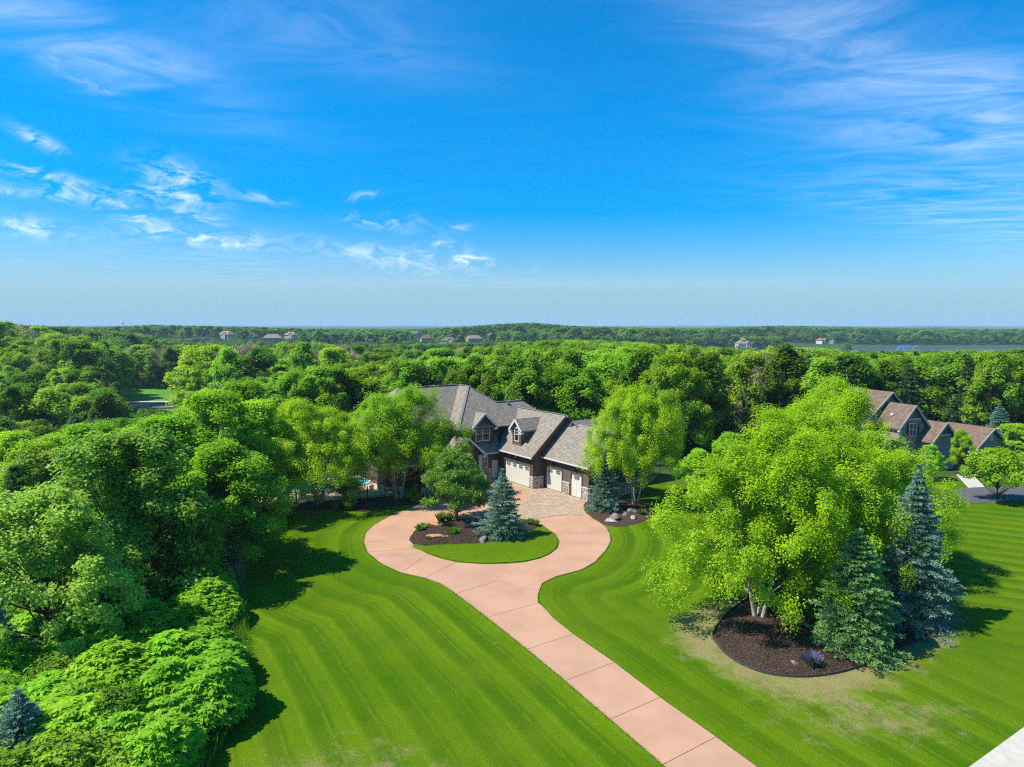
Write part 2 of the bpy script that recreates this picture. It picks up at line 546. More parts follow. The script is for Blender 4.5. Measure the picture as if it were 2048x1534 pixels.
def link(o, parent=None):
    COL.objects.link(o)
    if parent: o.parent = parent
    return o


def empty(name, loc=(0, 0, 0), rz=0.0, parent=None):
    o = bpy.data.objects.new(name, None)
    o.empty_display_size = 0.3
    o.location = loc
    o.rotation_euler = (0, 0, rz)
    return link(o, parent)


def np_mesh(name, V, F, mat, tint=None, smooth=False, attrs=None):
    V = np.asarray(V, np.float32)
    F = np.asarray(F, np.int32)
    k = F.shape[1]
    me = bpy.data.meshes.new(name)
    me.vertices.add(len(V))
    me.vertices.foreach_set('co', V.ravel())
    me.loops.add(F.size)
    me.loops.foreach_set('vertex_index', F.ravel())
    me.polygons.add(len(F))
    me.polygons.foreach_set('loop_start', np.arange(0, F.size, k, dtype=np.int32))
    me.polygons.foreach_set('loop_total', np.full(len(F), k, np.int32))
    if smooth:
        me.polygons.foreach_set('use_smooth', np.ones(len(F), bool))
    me.update(calc_edges=True)
    if tint is not None:
        a = me.attributes.new('tint', 'FLOAT', 'FACE')
        a.data.foreach_set('value', np.asarray(tint, np.float32))
    for nm, vals in (attrs or {}).items():
        a = me.attributes.new(nm, 'FLOAT', 'POINT')
        a.data.foreach_set('value', np.asarray(vals, np.float32))
    if mat: me.materials.append(MATS[mat])
    return me


def mobj(name, me, parent=None):
    return link(bpy.data.objects.new(name, me), parent)


class MB:
    """collects polygons for one mesh"""
    def __init__(self):
        self.v, self.f = [], []

    def poly(self, pts):
        i = len(self.v)
        self.v += [tuple(p) for p in pts]
        self.f.append(tuple(range(i, i + len(pts))))
        return self

    def box(self, x0, x1, y0, y1, z0, z1):
        i = len(self.v)
        self.v += [(x0, y0, z0), (x1, y0, z0), (x1, y1, z0), (x0, y1, z0), (x0, y0, z1), (x1, y0, z1), (x1, y1, z1), (x0, y1, z1)]
        self.f += [tuple(i + k for k in q) for q in ((3, 2, 1, 0), (4, 5, 6, 7), (0, 1, 5, 4), (1, 2, 6, 5), (2, 3, 7, 6), (3, 0, 4, 7))]
        return self

    def slab(self, pts, d):
        """polygon pts (top, counter-clockwise seen from its front) thickened by vector d"""
        n = len(pts)
        i = len(self.v)
        d = Vector(d)
        self.v += [tuple(p) for p in pts] + [tuple(Vector(p) + d) for p in pts]
        self.f.append(tuple(range(i, i + n)))
        self.f.append(tuple(range(i + 2 * n - 1, i + n - 1, -1)))
        for k in range(n):
            j = (k + 1) % n
            self.f.append((i + k, i + n + k, i + n + j, i + j))
        return self

    def beam(self, a, b, w, h, up=(0, 0, 1)):
        """box beam from a to b, width w, height h"""
        a, b, up = Vector(a), Vector(b), Vector(up)
        d = (b - a).normalized()
        s = d.cross(up).normalized() * (w / 2)
        t = s.cross(d).normalized() * (h / 2)
        i = len(self.v)
        for p in (a, b):
            self.v += [tuple(p - s - t), tuple(p + s - t), tuple(p + s + t), tuple(p - s + t)]
        self.f += [tuple(i + k for k in q) for q in ((0, 1, 2, 3), (7, 6, 5, 4), (0, 4, 5, 1), (1, 5, 6, 2), (2, 6, 7, 3), (3, 7, 4, 0))]
        return self

    def tube(self, pts, radii, sides=6):
        pts = [Vector(p) for p in pts]
        base = len(self.v)
        for k, p in enumerate(pts):
            d = (pts[min(k + 1, len(pts) - 1)] - pts[max(k - 1, 0)]).normalized()
            s = d.cross(Vector((0.31, 0.95, 0.05))).normalized()
            t = d.cross(s)
            for q in range(sides):
                a = 2 * math.pi * q / sides
                self.v.append(tuple(p + (s * math.cos(a) + t * math.sin(a)) * radii[k]))
        for k in range(len(pts) - 1):
            for q in range(sides):
                r = (q + 1) % sides
                self.f.append((base + k * sides + q, base + k * sides + r, base + (k + 1) * sides + r, base + (k + 1) * sides + q))
        self.f.append(tuple(base + (len(pts) - 1) * sides + q for q in range(sides)))
        return self

    def mesh(self, name, mat, smooth=False, uv=None):
        me = bpy.data.meshes.new(name)
        me.from_pydata(self.v, [], self.f)
        bm = bmesh.new(); bm.from_mesh(me)
        bmesh.ops.recalc_face_normals(bm, faces=bm.faces)
        bm.to_mesh(me); bm.free()
        if smooth:
            me.polygons.foreach_set('use_smooth', np.ones(len(me.polygons), bool))
        if uv:
            ul = me.uv_layers.new(name='UVMap')
            for lp in me.loops:
                ul.data[lp.index].uv = uv(me.vertices[lp.vertex_index].co)
        me.materials.append(MATS[mat])
        return me

    def build(self, name, mat, parent=None, **kw):
        return mobj(name, self.mesh(name, mat, **kw), parent)


def smoothstep(a, b, x):
    t = np.clip((x - a) / (b - a), 0, 1)
    return t * t * (3 - 2 * t)


# ------------------------------------------------------------------ terrain
A_COL = np.array([-1.3, -0.73, -0.6, -0.45, -0.3, -0.15, 0.0, 0.2, 0.32, 0.45, 0.73, 1.3])
Y_ROW = np.array([0, 88, 150, 230, 300, 400, 600, 760, 850, 950, 1050, 1250, 1600, 2400, 4500, 12000.])
Z_TAB = np.array([
    [-3, -2, -1, -0.5, 0, 0, 0, 0, 0, 0, 0, 0],
    [-6, -6, -5, -4, -1, 0, 0, 0, 0, 0, 0, 0],
    [-9, -10, -10, -8, -6, -4, -3, -3, -3, -3, -2, -2],
    [-3, -6, -10, -10, -9, -7, -5, -5, -5, -5, -4, -4],
    [3, 1, -7, -10, -10, -9, -7, -7, -7, -7, -6, -6],
    [6, 4, -5, -8, -9, -9, -8, -9, -9, -9, -9, -9],
    [5, 2, -5, -6, -8, -9, -8, -10, -11, -12, -12, -12],
    [3, 0, -4, -3, -7, -8, -7, -11, -15, -17, -17, -17],
    [2, -1, -1, 1, -4, -6, -5, -9, -13, -17.5, -17.5, -17.5],
    [0, -2, 1, 3, -2, -4, -1, -3, -10, -17.5, -17.5, -17.5],
    [-2, -4, 1, 3, 0, -2, 3, 2, -5, -13, -14, -14],
    [-4, -6, -2, 1, 1, 0, 7, 7, 3, -4, -10, -10],
    [-8, -10, -8, -5, -4, -4, 4, 6, 6, 2, -3, -5],
    [-14, -14, -14, -12, -12, -12, -8, -6, -6, -6, -8, -10],
    [-16, -16, -16, -16, -16, -16, -14, -14, -14, -14, -16, -16],
    [-18] * 12], float)


def terr(x, y):
    x = np.asarray(x, float); y = np.asarray(y, float)
    yy = np.clip(y, 1, 11999)
    a = np.clip(x / np.maximum(yy, 40.0), -1.299, 1.299)
    i = np.clip(np.searchsorted(Y_ROW, yy, side='right') - 1, 0, len(Y_ROW) - 2)
    j = np.clip(np.searchsorted(A_COL, a, side='right') - 1, 0, len(A_COL) - 2)
    fy = (yy - Y_ROW[i]) / (Y_ROW[i + 1] - Y_ROW[i])
    fa = (a - A_COL[j]) / (A_COL[j + 1] - A_COL[j])
    fy = fy * fy * (3 - 2 * fy)
    z = (Z_TAB[i, j] * (1 - fy) + Z_TAB[i + 1, j] * fy) * (1 - fa) + (Z_TAB[i, j + 1] * (1 - fy) + Z_TAB[i + 1, j + 1] * fy) * fa
    flat = smoothstep(-46, -34, x) * (1 - smoothstep(92, 112, y))
    return z * (1 - flat)


def make_ground():
    ys = np.concatenate([np.arange(-60, 120, 6.0), np.arange(120, 420, 8.0), np.arange(420, 1300, 18.0), np.arange(1300, 3000, 60.0), np.arange(3000, 9001, 250.0)])
    na = 221
    a = np.linspace(-1.28, 1.28, na)
    X = np.empty((len(ys), na)); Y = np.empty_like(X)
    for k, y in enumerate(ys):
        X[k] = a * max(y, 75.0); Y[k] = y
    Z = terr(X, Y)
    inl = (X > -46) & (X < 62) & (Y < 84)
    Z = np.where(inl, Z - 0.25, Z)
    # far rolling tree-covered country
    rng = np.random.default_rng(5)
    far = smoothstep(1700, 2300, Y)
    bump = 7 * np.sin(X / 210 + 1.3) * np.sin(Y / 330) + rng.normal(0, 3.0, X.shape)
    Z = Z + far * bump
    n = len(ys)
    idx = np.arange(n * na).reshape(n, na)
    F = np.stack([idx[:-1, :-1], idx[:-1, 1:], idx[1:, 1:], idx[1:, :-1]], -1).reshape(-1, 4)
    o = mobj('ground', np_mesh('ground', np.stack([X, Y, Z], -1).reshape(-1, 3), F, 'forest_floor', smooth=True))
    tag(o, 'wooded rolling terrain running out to the horizon', kind='structure')


make_ground()

# ---- the driveway outline (metres)
DL = [(-9.36, 70.72), (-11.62, 66.31), (-12.67, 63.03), (-12.95, 60.6), (-12.56, 58.0), (-11.71, 55.32), (-10.01, 52.55), (-8.21, 50.65), (-6.33, 49.57), (-5.09, 48.49),
      (-3.82, 46.58), (-1.54, 42.68), (0.88, 38.37), (2.78, 34.84), (4.61, 31.30), (6.35, 27.92), (8.1, 24.5), (9.8, 21.1), (15.0, 11.0)]
DR = [(7.44, 65.55), (8.03, 64.21), (8.54, 62.51), (8.62, 60.3), (8.44, 58.5), (7.76, 56.06), (6.44, 52.99), (5.21, 51.27), (3.21, 49.84), (2.15, 48.49), (1.77, 46.34),
      (1.98, 44.52), (2.63, 42.54), (3.66, 40.32), (5.60, 36.83), (7.35, 33.22), (9.15, 29.9), (10.9, 26.5), (12.6, 23.1), (17.9, 12.9)]


def poly_dist(P, line):
    """signed distance of points P (n,2) to polyline, and side"""
    best = np.full(len(P), 1e9); side = np.zeros(len(P))
    for (ax, ay), (bx, by) in zip(line[:-1], line[1:]):
        d = np.array([bx - ax, by - ay]); L2 = d @ d
        t = np.clip(((P - (ax, ay)) @ d) / L2, 0, 1)
        q = P - (np.array([ax, ay]) + t[:, None] * d)
        dist = np.hypot(q[:, 0], q[:, 1])
        cr = d[0] * (P[:, 1] - ay) - d[1] * (P[:, 0] - ax)
        m = dist < best
        best = np.where(m, dist, best); side = np.where(m, np.sign(cr), side)
    return best, side


LAWN_EDGE = [(-11.5, 8), (-12.4, 20), (-12.8, 28), (-12.97, 31.31), (-13.6, 34.5), (-15.2, 38.37), (-17.2, 43.16), (-19.9, 50.28), (-21.6, 57.31), (-23.5, 65.65), (-26, 70), (-40, 72)]
BED_BIRCH = [(12.2, 40.84), (11.87, 38.99), (12.27, 37.07), (13.42, 35.68), (15.11, 35.26), (16.8, 35.53), (18.62, 36.28), (21.17, 37.76), (24.42, 39.96), (26.8, 42.41),
             (28.4, 45.59), (28.09, 49.27), (25.46, 51.33), (19.21, 48.78), (14.58, 44.35)]


def smooth_line(pts, n=3):
    """Catmull-Rom through pts"""
    out = []
    P = [Vector(p) for p in pts]
    for i in range(len(P) - 1):
        p0, p1, p2, p3 = P[max(i - 1, 0)], P[i], P[i + 1], P[min(i + 2, len(P) - 1)]
        for k in range(n):
            t = k / n
            out.append(tuple(0.5 * ((2 * p1) + (p2 - p0) * t + (2 * p0 - 5 * p1 + 4 * p2 - p3) * t * t + (3 * p1 - p0 - 3 * p2 + p3) * t ** 3)))
    out.append(tuple(P[-1]))
    return out


def make_lawn():
    xs = np.arange(-44, 66.01, 0.5); ys = np.arange(6, 84.01, 0.5)
    X, Y = np.meshgrid(xs, ys)
    P = np.stack([X.ravel(), Y.ravel()], -1)
    dl, sl = poly_dist(P, smooth_line(DL, 4))
    dr, sr = poly_dist(P, smooth_line(DR, 4))
    de, se = poly_dist(P, LAWN_EDGE)
    left = P[:, 0] < np.interp(P[:, 1], [p[1] for p in DL][::-1], [p[0] for p in DL][::-1]) + 1
    stripe = np.where(left, dl, dr)
    # neighbour's lawn is mown on a diagonal
    nb = smoothstep(20, 27, P[:, 0] * 0.9 + (P[:, 1] - 40) * 0.25)
    stripe = np.where(nb > 0.5, P[:, 0] * 0.45 + P[:, 1] * 0.9, stripe)
    db, sb = poly_dist(P, BED_BIRCH + BED_BIRCH[:1])
    dry = 0.95 * np.exp(-(db / 1.9) ** 2) * smoothstep(53, 44, P[:, 1])
    dry += 0.68 * np.exp(-((P[:, 0] - 17) / 6) ** 2 - ((P[:, 1] - 31.5) / 3.2) ** 2)
    dry += 0.62 * np.exp(-((P[:, 0] + 7) / 6) ** 2 - ((P[:, 1] - 27.0) / 4.0) ** 2)
    dry += 0.5 * np.exp(-((P[:, 0] - 11.0) / 3.5) ** 2 - ((P[:, 1] - 41) / 4.5) ** 2)
    dry += 0.45 * np.exp(-((P[:, 0] - 10.5) / 2.6) ** 2 - ((P[:, 1] - 61.0) / 1.0) ** 2)
    dry += 0.55 * np.exp(-((dr) / 0.45) ** 2) * (sr > 0) * 0.6 + 0.3 * np.exp(-((dl) / 0.4) ** 2)
    inside_rough = (se > 0)
    rough = np.where(inside_rough, smoothstep(-0.6, 0.9, de), smoothstep(0.6, -0.2, de) * 0.0)
    rough = np.where((P[:, 1] > 70) & (P[:, 0] < -14), 0.6, rough)
    rough = np.where((P[:, 1] > 80), 0.7, rough)
    Z = 0.0 * P[:, 0]
    ny, nx = X.shape
    idx = np.arange(nx * ny).reshape(ny, nx)
    F = np.stack([idx[:-1, :-1], idx[:-1, 1:], idx[1:, 1:], idx[1:, :-1]], -1).reshape(-1, 4)
    o = mobj('lawn', np_mesh('lawn', np.column_stack([P, Z]), F, 'lawn_grass', attrs=dict(stripe=stripe, dry=np.clip(dry, 0, 1), rough=rough)))
    tag(o, 'mown green lawn with mowing stripes around the driveway', kind='structure')


make_lawn()


def inset(pts, d):
    """shrink a polygon a little so that joints stay open"""
    n = len(pts)
    area = sum(pts[i][0] * pts[(i + 1) % n][1] - pts[(i + 1) % n][0] * pts[i][1] for i in range(n))
    sg = 1 if area > 0 else -1
    out = []
    for i in range(n):
        p0, p1, p2 = Vector(pts[i - 1]), Vector(pts[i]), Vector(pts[(i + 1) % n])
        d1, d2 = (p1 - p0).normalized(), (p2 - p1).normalized()
        n1, n2 = Vector((-d1.y, d1.x)) * sg, Vector((-d2.y, d2.x)) * sg
        b = (n1 + n2)
        b = b / max(b.length, 1e-6)
        k = d / max(b.dot(n1), 0.4)
        out.append(tuple(p1 + b * k))
    return out


def closed_smooth(pts, n=4):
    m = len(pts)
    out = []
    P = [Vector(p) for p in pts]
    for i in range(m):
        p0, p1, p2, p3 = P[i - 1], P[i], P[(i + 1) % m], P[(i + 2) % m]
        for k in range(n):
            t = k / n
            out.append(tuple(0.5 * ((2 * p1) + (p2 - p0) * t + (2 * p0 - 5 * p1 + 4 * p2 - p3) * t * t + (3 * p1 - p0 - 3 * p2 + p3) * t ** 3)))
    return out


def flat_slab(name, pts, z, th, mat, parent=None, gap=0.0):
    if gap: pts = inset(pts, gap)
    return MB().slab([(p[0], p[1], z) for p in pts], (0, 0, -th)).build(name, mat, parent)


def make_driveway():
    root = empty('driveway', (0, 0, 0))
    tag(root, 'salmon pink concrete driveway looping round the island bed', kind='structure')
    inner = [(-8.76, 58.38), (-7.81, 56.31), (-6.75, 54.85), (-5.6, 53.75), (-4.32, 52.9), (-2.19, 52.45), (-0.5, 52.5), (0.98, 52.9), (2.2, 53.75), (3.04, 54.8), (3.75, 56.3), (4.06, 58.12), (3.85, 60.2), (2.93, 62.6)]
    L, Rr = DL, DR
    J, K, M, I = (-0.81, 49.18), (1.12, 46.0), (1.72, 45.0), (-2.25, 52.45)
    g = 0.016
    S = []
    # stem
    S.append([L[10], L[11], M, K, J])
    S.append([L[11], L[12], Rr[13], Rr[12], Rr[11], M])
    for a, b in ((12, 13), (13, 14), (14, 15), (15, 16), (16, 17), (17, 18)):
        S.append([L[a], L[b], Rr[b + 1], Rr[a + 1]])
    # throat of the loop
    S.append([L[8], L[9], L[10], J, I, inner[4]])
    S.append([J, K, M, Rr[10], Rr[9], Rr[8], inner[7], inner[6], I])
    # left arm
    S.append([L[7], L[8], inner[4], inner[3], inner[2]])
    S.append([L[5], L[6], L[7], inner[2], inner[1]])
    S.append([L[4], L[5], inner[1], inner[0]])
    S.append([L[2], L[3], L[4], inner[0], (-8.83, 59.16), (-8.7, 61.09)])
    S.append([L[1], L[2], (-8.7, 61.09), (-8.13, 63.14), (-7.12, 63.91), (-5.4, 64.75)])
    # right arm
    S.append([inner[7], Rr[8], Rr[7], Rr[6], inner[9], inner[8]])
    S.append([inner[9], Rr[6], Rr[5], (8.1, 57.2), inner[11], inner[10]])
    S.append([inner[11], (8.1, 57.2), Rr[4], Rr[3], (8.6, 60.9), inner[12]])
    S.append([inner[12], (8.6, 60.9), Rr[2], Rr[1], Rr[0], (6.99, 66.15), (5.61, 66.33), (4.19, 66.01), (2.89, 65.32), (1.88, 64.7), inner[13]])
    # courtyard in front of the house
    arc = [(0.26, 70.04), (1.02, 71.06), (1.5, 72.27), (1.71, 73.99), (1.41, 75.8), (0.7, 77.17), (-0.38, 78.6)]
    S.append([L[0], L[1], (-5.4, 64.75), (-4.87, 65.0), (-5.05, 66.9), (-4.07, 72.7), (-6.2, 74.6)])
    S.append([(-5.05, 66.9), (-4.87, 65.0), (-3.0, 65.4), (-1.87, 65.2), (1.25, 64.95), (0.2, 67.0)] + arc[:3] + [(-4.07, 72.7)])
    S.append([(-4.07, 72.7)] + arc[2:] + [(-3.03, 75.05)])
    S.append([(-6.2, 74.6), (-4.07, 72.7), (-3.03, 75.05), arc[-1], (-0.9, 81.8), (-1.5, 82.9), (-6.56, 79.5), (-8.5, 78.0)])
    jb = MB()
    for pts in S:
        jb.poly([(p[0], p[1], 0.026) for p in pts])
    jb.build('joint_bed', 'joint', root)
    for pts in S:
        flat_slab('slab', pts, 0.055, 0.12, 'pink_concrete', root, g)
    pv = empty('paver_court', (4, 70, 0))
    tag(pv, 'tan paver apron in front of the garage doors', kind='structure')
    pv.location = (0, 0, 0)
    O, U, V = HOUSE
    w = lambda u, v: (O[0] + u * U[0] + v * V[0], O[1] + u * U[1] + v * V[1])
    pts = [(1.88, 64.85), (2.89, 65.42), (4.19, 66.1), (5.61, 66.42), (6.99, 66.25), (6.85, 67.3), (6.8, 69.3), (7.3, 71.5), w(7.7, 1.4), w(0, 1.4), w(0, -0.1), w(-6.2, -0.1), (-0.55, 78.8), (0.9, 77.4), (1.65, 75.9), (1.98, 74.0), (1.75, 72.1), (1.2, 70.8), (0.35, 69.7), (0.3, 67.0), (1.3, 64.97)]
    flat_slab('field', pts, 0.05, 0.12, 'paver', pv)

    def band(line, w0, name):
        ln = smooth_line(line, 4)
        n = len(ln)
        mb = MB()
        us = []
        acc = 0
        for k in range(n):
            d = (Vector(ln[min(k + 1, n - 1)]) - Vector(ln[max(k - 1, 0)])).normalized()
            nn = Vector((-d.y, d.x))
            if k: acc += (Vector(ln[k]) - Vector(ln[k - 1])).length
            p = Vector(ln[k])
            us.append((p - nn * w0 / 2, p + nn * w0 / 2, acc))
        me = bpy.data.meshes.new(name)
        vs, fs, uvs = [], [], []
        for a, b, s in us:
            vs += [(a.x, a.y, 0.062), (b.x, b.y, 0.062)]
            uvs += [(s, 0), (s, w0)]
        for k in range(n - 1):
            fs.append((2 * k, 2 * k + 2, 2 * k + 3, 2 * k + 1))
        me.from_pydata(vs, [], fs)
        ul = me.uv_layers.new(name='UVMap')
        for lp in me.loops:
            ul.data[lp.index].uv = uvs[lp.vertex_index]
        me.materials.append(MATS['paver_border'])
        bm = bmesh.new(); bm.from_mesh(me); bmesh.ops.recalc_face_normals(bm, faces=bm.faces)
        if bm.faces[0].normal.z < 0: bmesh.ops.reverse_faces(bm, faces=bm.faces)
        bm.to_mesh(me); bm.free()
        return mobj(name, me, pv)
    band([(0.0, 78.5), (0.9, 77.3), (1.62, 75.9), (1.92, 74.0), (1.7, 72.2), (1.2, 70.95), (0.45, 69.95), (0.2, 68.6)], 0.5, 'border_band')
    band([(7.75, 72.1), (7.2, 70.6), (6.95, 69.0), (6.95, 67.3), (7.25, 65.9), (7.5, 65.3)], 0.5, 'border_band')


_u = (0.5736, -0.8192); _v = (0.8192, 0.5736)
HOUSE = ((2.37, 77.2), _u, _v)
make_driveway()


def make_roads():
    r = empty('sidewalk', (20, 28, 0))
    tag(r, 'pale concrete sidewalk panels along the street', kind='structure')
    r.location = (0, 0, 0)
    # line from (19.17,27.83) to (23.53,30.7) is the lawn side edge
    d = Vector((4.36, 2.87)).normalized(); n = Vector((d.y, -d.x))
    p0 = Vector((19.17, 27.83))
    for k in range(-5, 12):
        a, b = p0 + d * (k * 1.55 - 0.6), p0 + d * ((k + 1) * 1.55 - 0.6)
        flat_slab('panel', [tuple(a), tuple(a + n * 1.6), tuple(b + n * 1.6), tuple(b)], 0.05, 0.12, 'sidewalk', r, 0.012)
    flat_slab('base', [tuple(p0 - d * 9), tuple(p0 - d * 9 + n * 1.6), tuple(p0 + d * 18 + n * 1.6), tuple(p0 + d * 18)], 0.014, 0.1, 'mulch', r)
    o = flat_slab('neighbour_driveway', [(37.5, 66.5), (42.92, 69.69), (48, 70.9), (54, 72.32), (66, 74.6), (66, 81), (58, 78.6), (52, 77.6), (46.5, 76.4), (40, 75.2), (35.5, 72)], 0.03, 0.1, 'asphalt')
    tag(o, 'dark asphalt driveway of the neighbouring house', kind='structure')
    o = flat_slab('neighbour_walk', [(51.5, 77.7), (53.6, 78.05), (56.6, 84.6), (54.6, 84.8)], 0.04, 0.1, 'sidewalk')
    tag(o, 'short pale concrete walk to the neighbouring house', kind='structure')


make_roads()

# ------------------------------------------------------------------ buildings


def roof_plane(name, pts, parent, mat='shingle', th=0.16):
    """sloping roof slab; pts[0]->pts[1] runs along the eave"""
    P = [Vector(p) for p in pts]
    e = (P[1] - P[0]).normalized()
    n = e.cross(P[2] - P[0]).normalized()
    if n.z < 0: n = -n
    s = n.cross(e).normalized()
    o0 = P[0].copy()
    return MB().slab(P, (0, 0, -th)).build(name, mat, parent, uv=lambda c: ((c - o0).dot(e), (c - o0).dot(s)))


def window(parent, o, ax, w, h, nrm, sashes=1, cols=3, rows=2, name='window', frame='white_trim', top_only=True):
    """window in a wall: o lower left corner, ax unit vector along the wall, nrm outward unit vector"""
    ax, nrm, o = Vector(ax), Vector(nrm), Vector(o)
    up = Vector((0, 0, 1))
    pt = lambda a, b, c: o + ax * a + up * b + nrm * c
    fr = MB()
    t = 0.09
    for a0, a1, b0, b1 in ((-t, w + t, -t, 0), (-t, w + t, h, h + t), (-t, 0, 0, h), (w, w + t, 0, h)):
        fr.slab([pt(a0, b0, 0.07), pt(a1, b0, 0.07), pt(a1, b1, 0.07), pt(a0, b1, 0.07)], -nrm * 0.12)
    for k in range(1, sashes):
        a = w * k / sashes
        fr.slab([pt(a - .045, 0, 0.065), pt(a + .045, 0, 0.065), pt(a + .045, h, 0.065), pt(a - .045, h, 0.065)], -nrm * 0.1)
    f = fr.build(name, frame, parent)
    mu = MB()
    sw = w / sashes
    mu.slab([pt(0, h * .5 - .03, 0.05), pt(w, h * .5 - .03, 0.05), pt(w, h * .5 + .03, 0.05), pt(0, h * .5 + .03, 0.05)], -nrm * 0.05)
    for s in range(sashes):
        b0 = h * .5 if top_only else 0
        for c in range(1, cols):
            a = s * sw + sw * c / cols
            mu.slab([pt(a - .014, b0, 0.045), pt(a + .014, b0, 0.045), pt(a + .014, h, 0.045), pt(a - .014, h, 0.045)], -nrm * 0.03)
        for r_ in range(1, rows):
            b = b0 + (h - b0) * r_ / rows
            mu.slab([pt(s * sw, b - .014, 0.045), pt((s + 1) * sw, b - .014, 0.045), pt((s + 1) * sw, b + .014, 0.045), pt(s * sw, b + .014, 0.045)], -nrm * 0.03)
    mu.build('muntins', frame, f)
    for s in range(sashes):
        for b0, b1 in ((0, h * .5 - .02), (h * .5 + .02, h)):
            MB().slab([pt(s * sw, b0, 0.02), pt((s + 1) * sw, b0, 0.02), pt((s + 1) * sw, b1, 0.02), pt(s * sw, b1, 0.02)], -nrm * 0.01).build('pane', 'glass', f)
    return f


STONE_MESH = []


def stone_meshes():
    rnd = random.Random(3)
    for k in range(9):
        bm = bmesh.new()
        w, h = 1.0, 1.0
        pts = []
        n = rnd.choice([5, 6, 6, 7])
        for q in range(n):
            a = 2 * math.pi * (q + rnd.uniform(-.2, .2)) / n
            s = 0.56 / max(abs(math.cos(a)), abs(math.sin(a))) * rnd.uniform(.86, .98)
            pts.append((math.cos(a) * s, math.sin(a) * s))
        vs0 = [bm.verts.new((x, y, 0)) for x, y in pts]
        vs1 = [bm.verts.new((x * .86, y * .86, 0.06 + rnd.uniform(-.015, .02))) for x, y in pts]
        bm.faces.new(vs1)
        for q in range(n):
            bm.faces.new((vs0[q], vs0[(q + 1) % n], vs1[(q + 1) % n], vs1[q]))
        bmesh.ops.recalc_face_normals(bm, faces=bm.faces)
        me = bpy.data.meshes.new('stone')
        bm.to_mesh(me); bm.free()
        me.materials.append(MATS[['stone_pale', 'stone_pale', 'stone_brown', 'stone_grey', 'stone_pale', 'stone_brown', 'stone_pale', 'stone_grey', 'stone_pale'][k]])
        STONE_MESH.append(me)


stone_meshes()
_srnd = random.Random(11)


def wainscot(parent, o, ax, nrm, w, h=1.3):
    """stone veneer: mortar bed, cap and one object for each stone"""
    ax, nrm, o = Vector(ax), Vector(nrm), Vector(o)
    up = Vector((0, 0, 1))
    pt = lambda a, b, c: o + ax * a + up * b + nrm * c
    bed = MB().slab([pt(0, 0, .08), pt(w, 0, .08), pt(w, h, .08), pt(0, h, .08)], -nrm * 0.1).build('stone_veneer', 'mortar', parent)
    MB().slab([pt(-.05, h, .17), pt(w + .05, h, .17), pt(w + .05, h + .09, .17), pt(-.05, h + .09, .17)], -nrm * 0.2).build('cap', 'cap_stone', bed)
    rot = Matrix((ax, up, nrm)).transposed().to_4x4()
    y = 0
    while y < h - 0.1:
        ch = min(_srnd.uniform(.2, .34), h - y)
        if h - y - ch < .12: ch = h - y
        x = 0
        while x < w - 0.05:
            cw = min(_srnd.uniform(.25, .55), w - x)
            if w - x - cw < .15: cw = w - x
            s = bpy.data.objects.new('stone', _srnd.choice(STONE_MESH))
            link(s, bed)
            s.matrix_local = Matrix.Translation(pt(x + cw / 2, y + ch / 2, .078)) @ rot @ Matrix.Diagonal((cw * .97, ch * .97, 1, 1))
            x += cw
        y += ch
    return bed


def gable_roof_v(parent, c, hw, ze, zp, u0, u1, rake='white_trim', axis='u', returns=True, mat='shingle', over=0.0):
    """gable whose ridge runs along local x (axis 'u') or y; front end at u1"""
    def q(a, b, z): return (a, b, z) if axis == 'u' else (b, a, z)
    for s in (-1, 1):
        roof_plane('roof', [q(u0, c + s * hw, ze), q(u1, c + s * hw, ze), q(u1, c, zp), q(u0, c, zp)], parent, mat)
        d = 0.012 if u1 > u0 else -0.012
        MB().beam(q(u1 + d * 3, c + s * (hw + .03), ze - .10), q(u1 + d * 3, c, zp - .10), 0.07, 0.24, up=q(0, s * 0.4, 1)).build('rake_board', rake, parent)
        if returns:
            a0, a1 = sorted((u1 + d * 2, u1 - d * 28))
            b0, b1 = sorted((c + s * (hw - .38), c + s * (hw + .05)))
            if axis == 'u':
                MB().box(a0, a1, b0, b1, ze - .42, ze - .17).build('eave_return', rake, parent)
            else:
                MB().box(b0, b1, a0, a1, ze - .42, ze - .17).build('eave_return', rake, parent)


def garage_door(parent, u0, w, v, h, n_win, planks):
    d = MB().box(u0, u0 + w, v + .06, v + .12, 0.02, h).build('garage_door', 'door_cream', parent)
    pw = w / planks
    wz0, wz1 = h - 0.56, h - 0.13
    me = MB().box(0.012, pw - .012, -.05, 0.0, 0.06, wz0 - .06).mesh('plank', 'door_cream')
    for k in range(planks):
        p = bpy.data.objects.new('plank', me)
        link(p, d); p.location = (u0 + k * pw, v + .06, 0)
    MB().box(u0 + .01, u0 + w - .01, v + .015, v + .06, h - .1, h - .005).build('top_rail', 'door_cream', d)
    ww = 0.66 if n_win > 1 else 0.8
    for k in range(n_win):
        cx = u0 + w * (k + .5) / n_win
        MB().box(cx - ww / 2, cx + ww / 2, v + .03, v + .06, wz0, wz1).build('window', 'glass', d)
        mb = MB()
        for i in range(5):
            x = cx - ww / 2 + ww * i / 4
            mb.box(x - .011, x + .011, v + .015, v + .035, wz0, wz1)
        for z in (wz0, (wz0 + wz1) / 2, wz1):
            mb.box(cx - ww / 2, cx + ww / 2, v + .013, v + .033, z - .011, z + .011)
        mb.build('muntins', 'door_cream', d)
    tr = MB()
    tr.box(u0 - .2, u0 - .002, v - .06, v + .05, 0.02, h + .22)
    tr.box(u0 + w + .002, u0 + w + .2, v - .06, v + .05, 0.02, h + .22)
    tr.box(u0 - .002, u0 + w + .002, v - .058, v + .048, h + .002, h + .22)
    tr.build('door_casing', 'brown_trim', parent)
    MB().box(u0 + w / 2 - .06, u0 + w / 2 + .06, v - .2, v - .06, h + .3, h + .62).build('lantern', 'black_iron', parent)


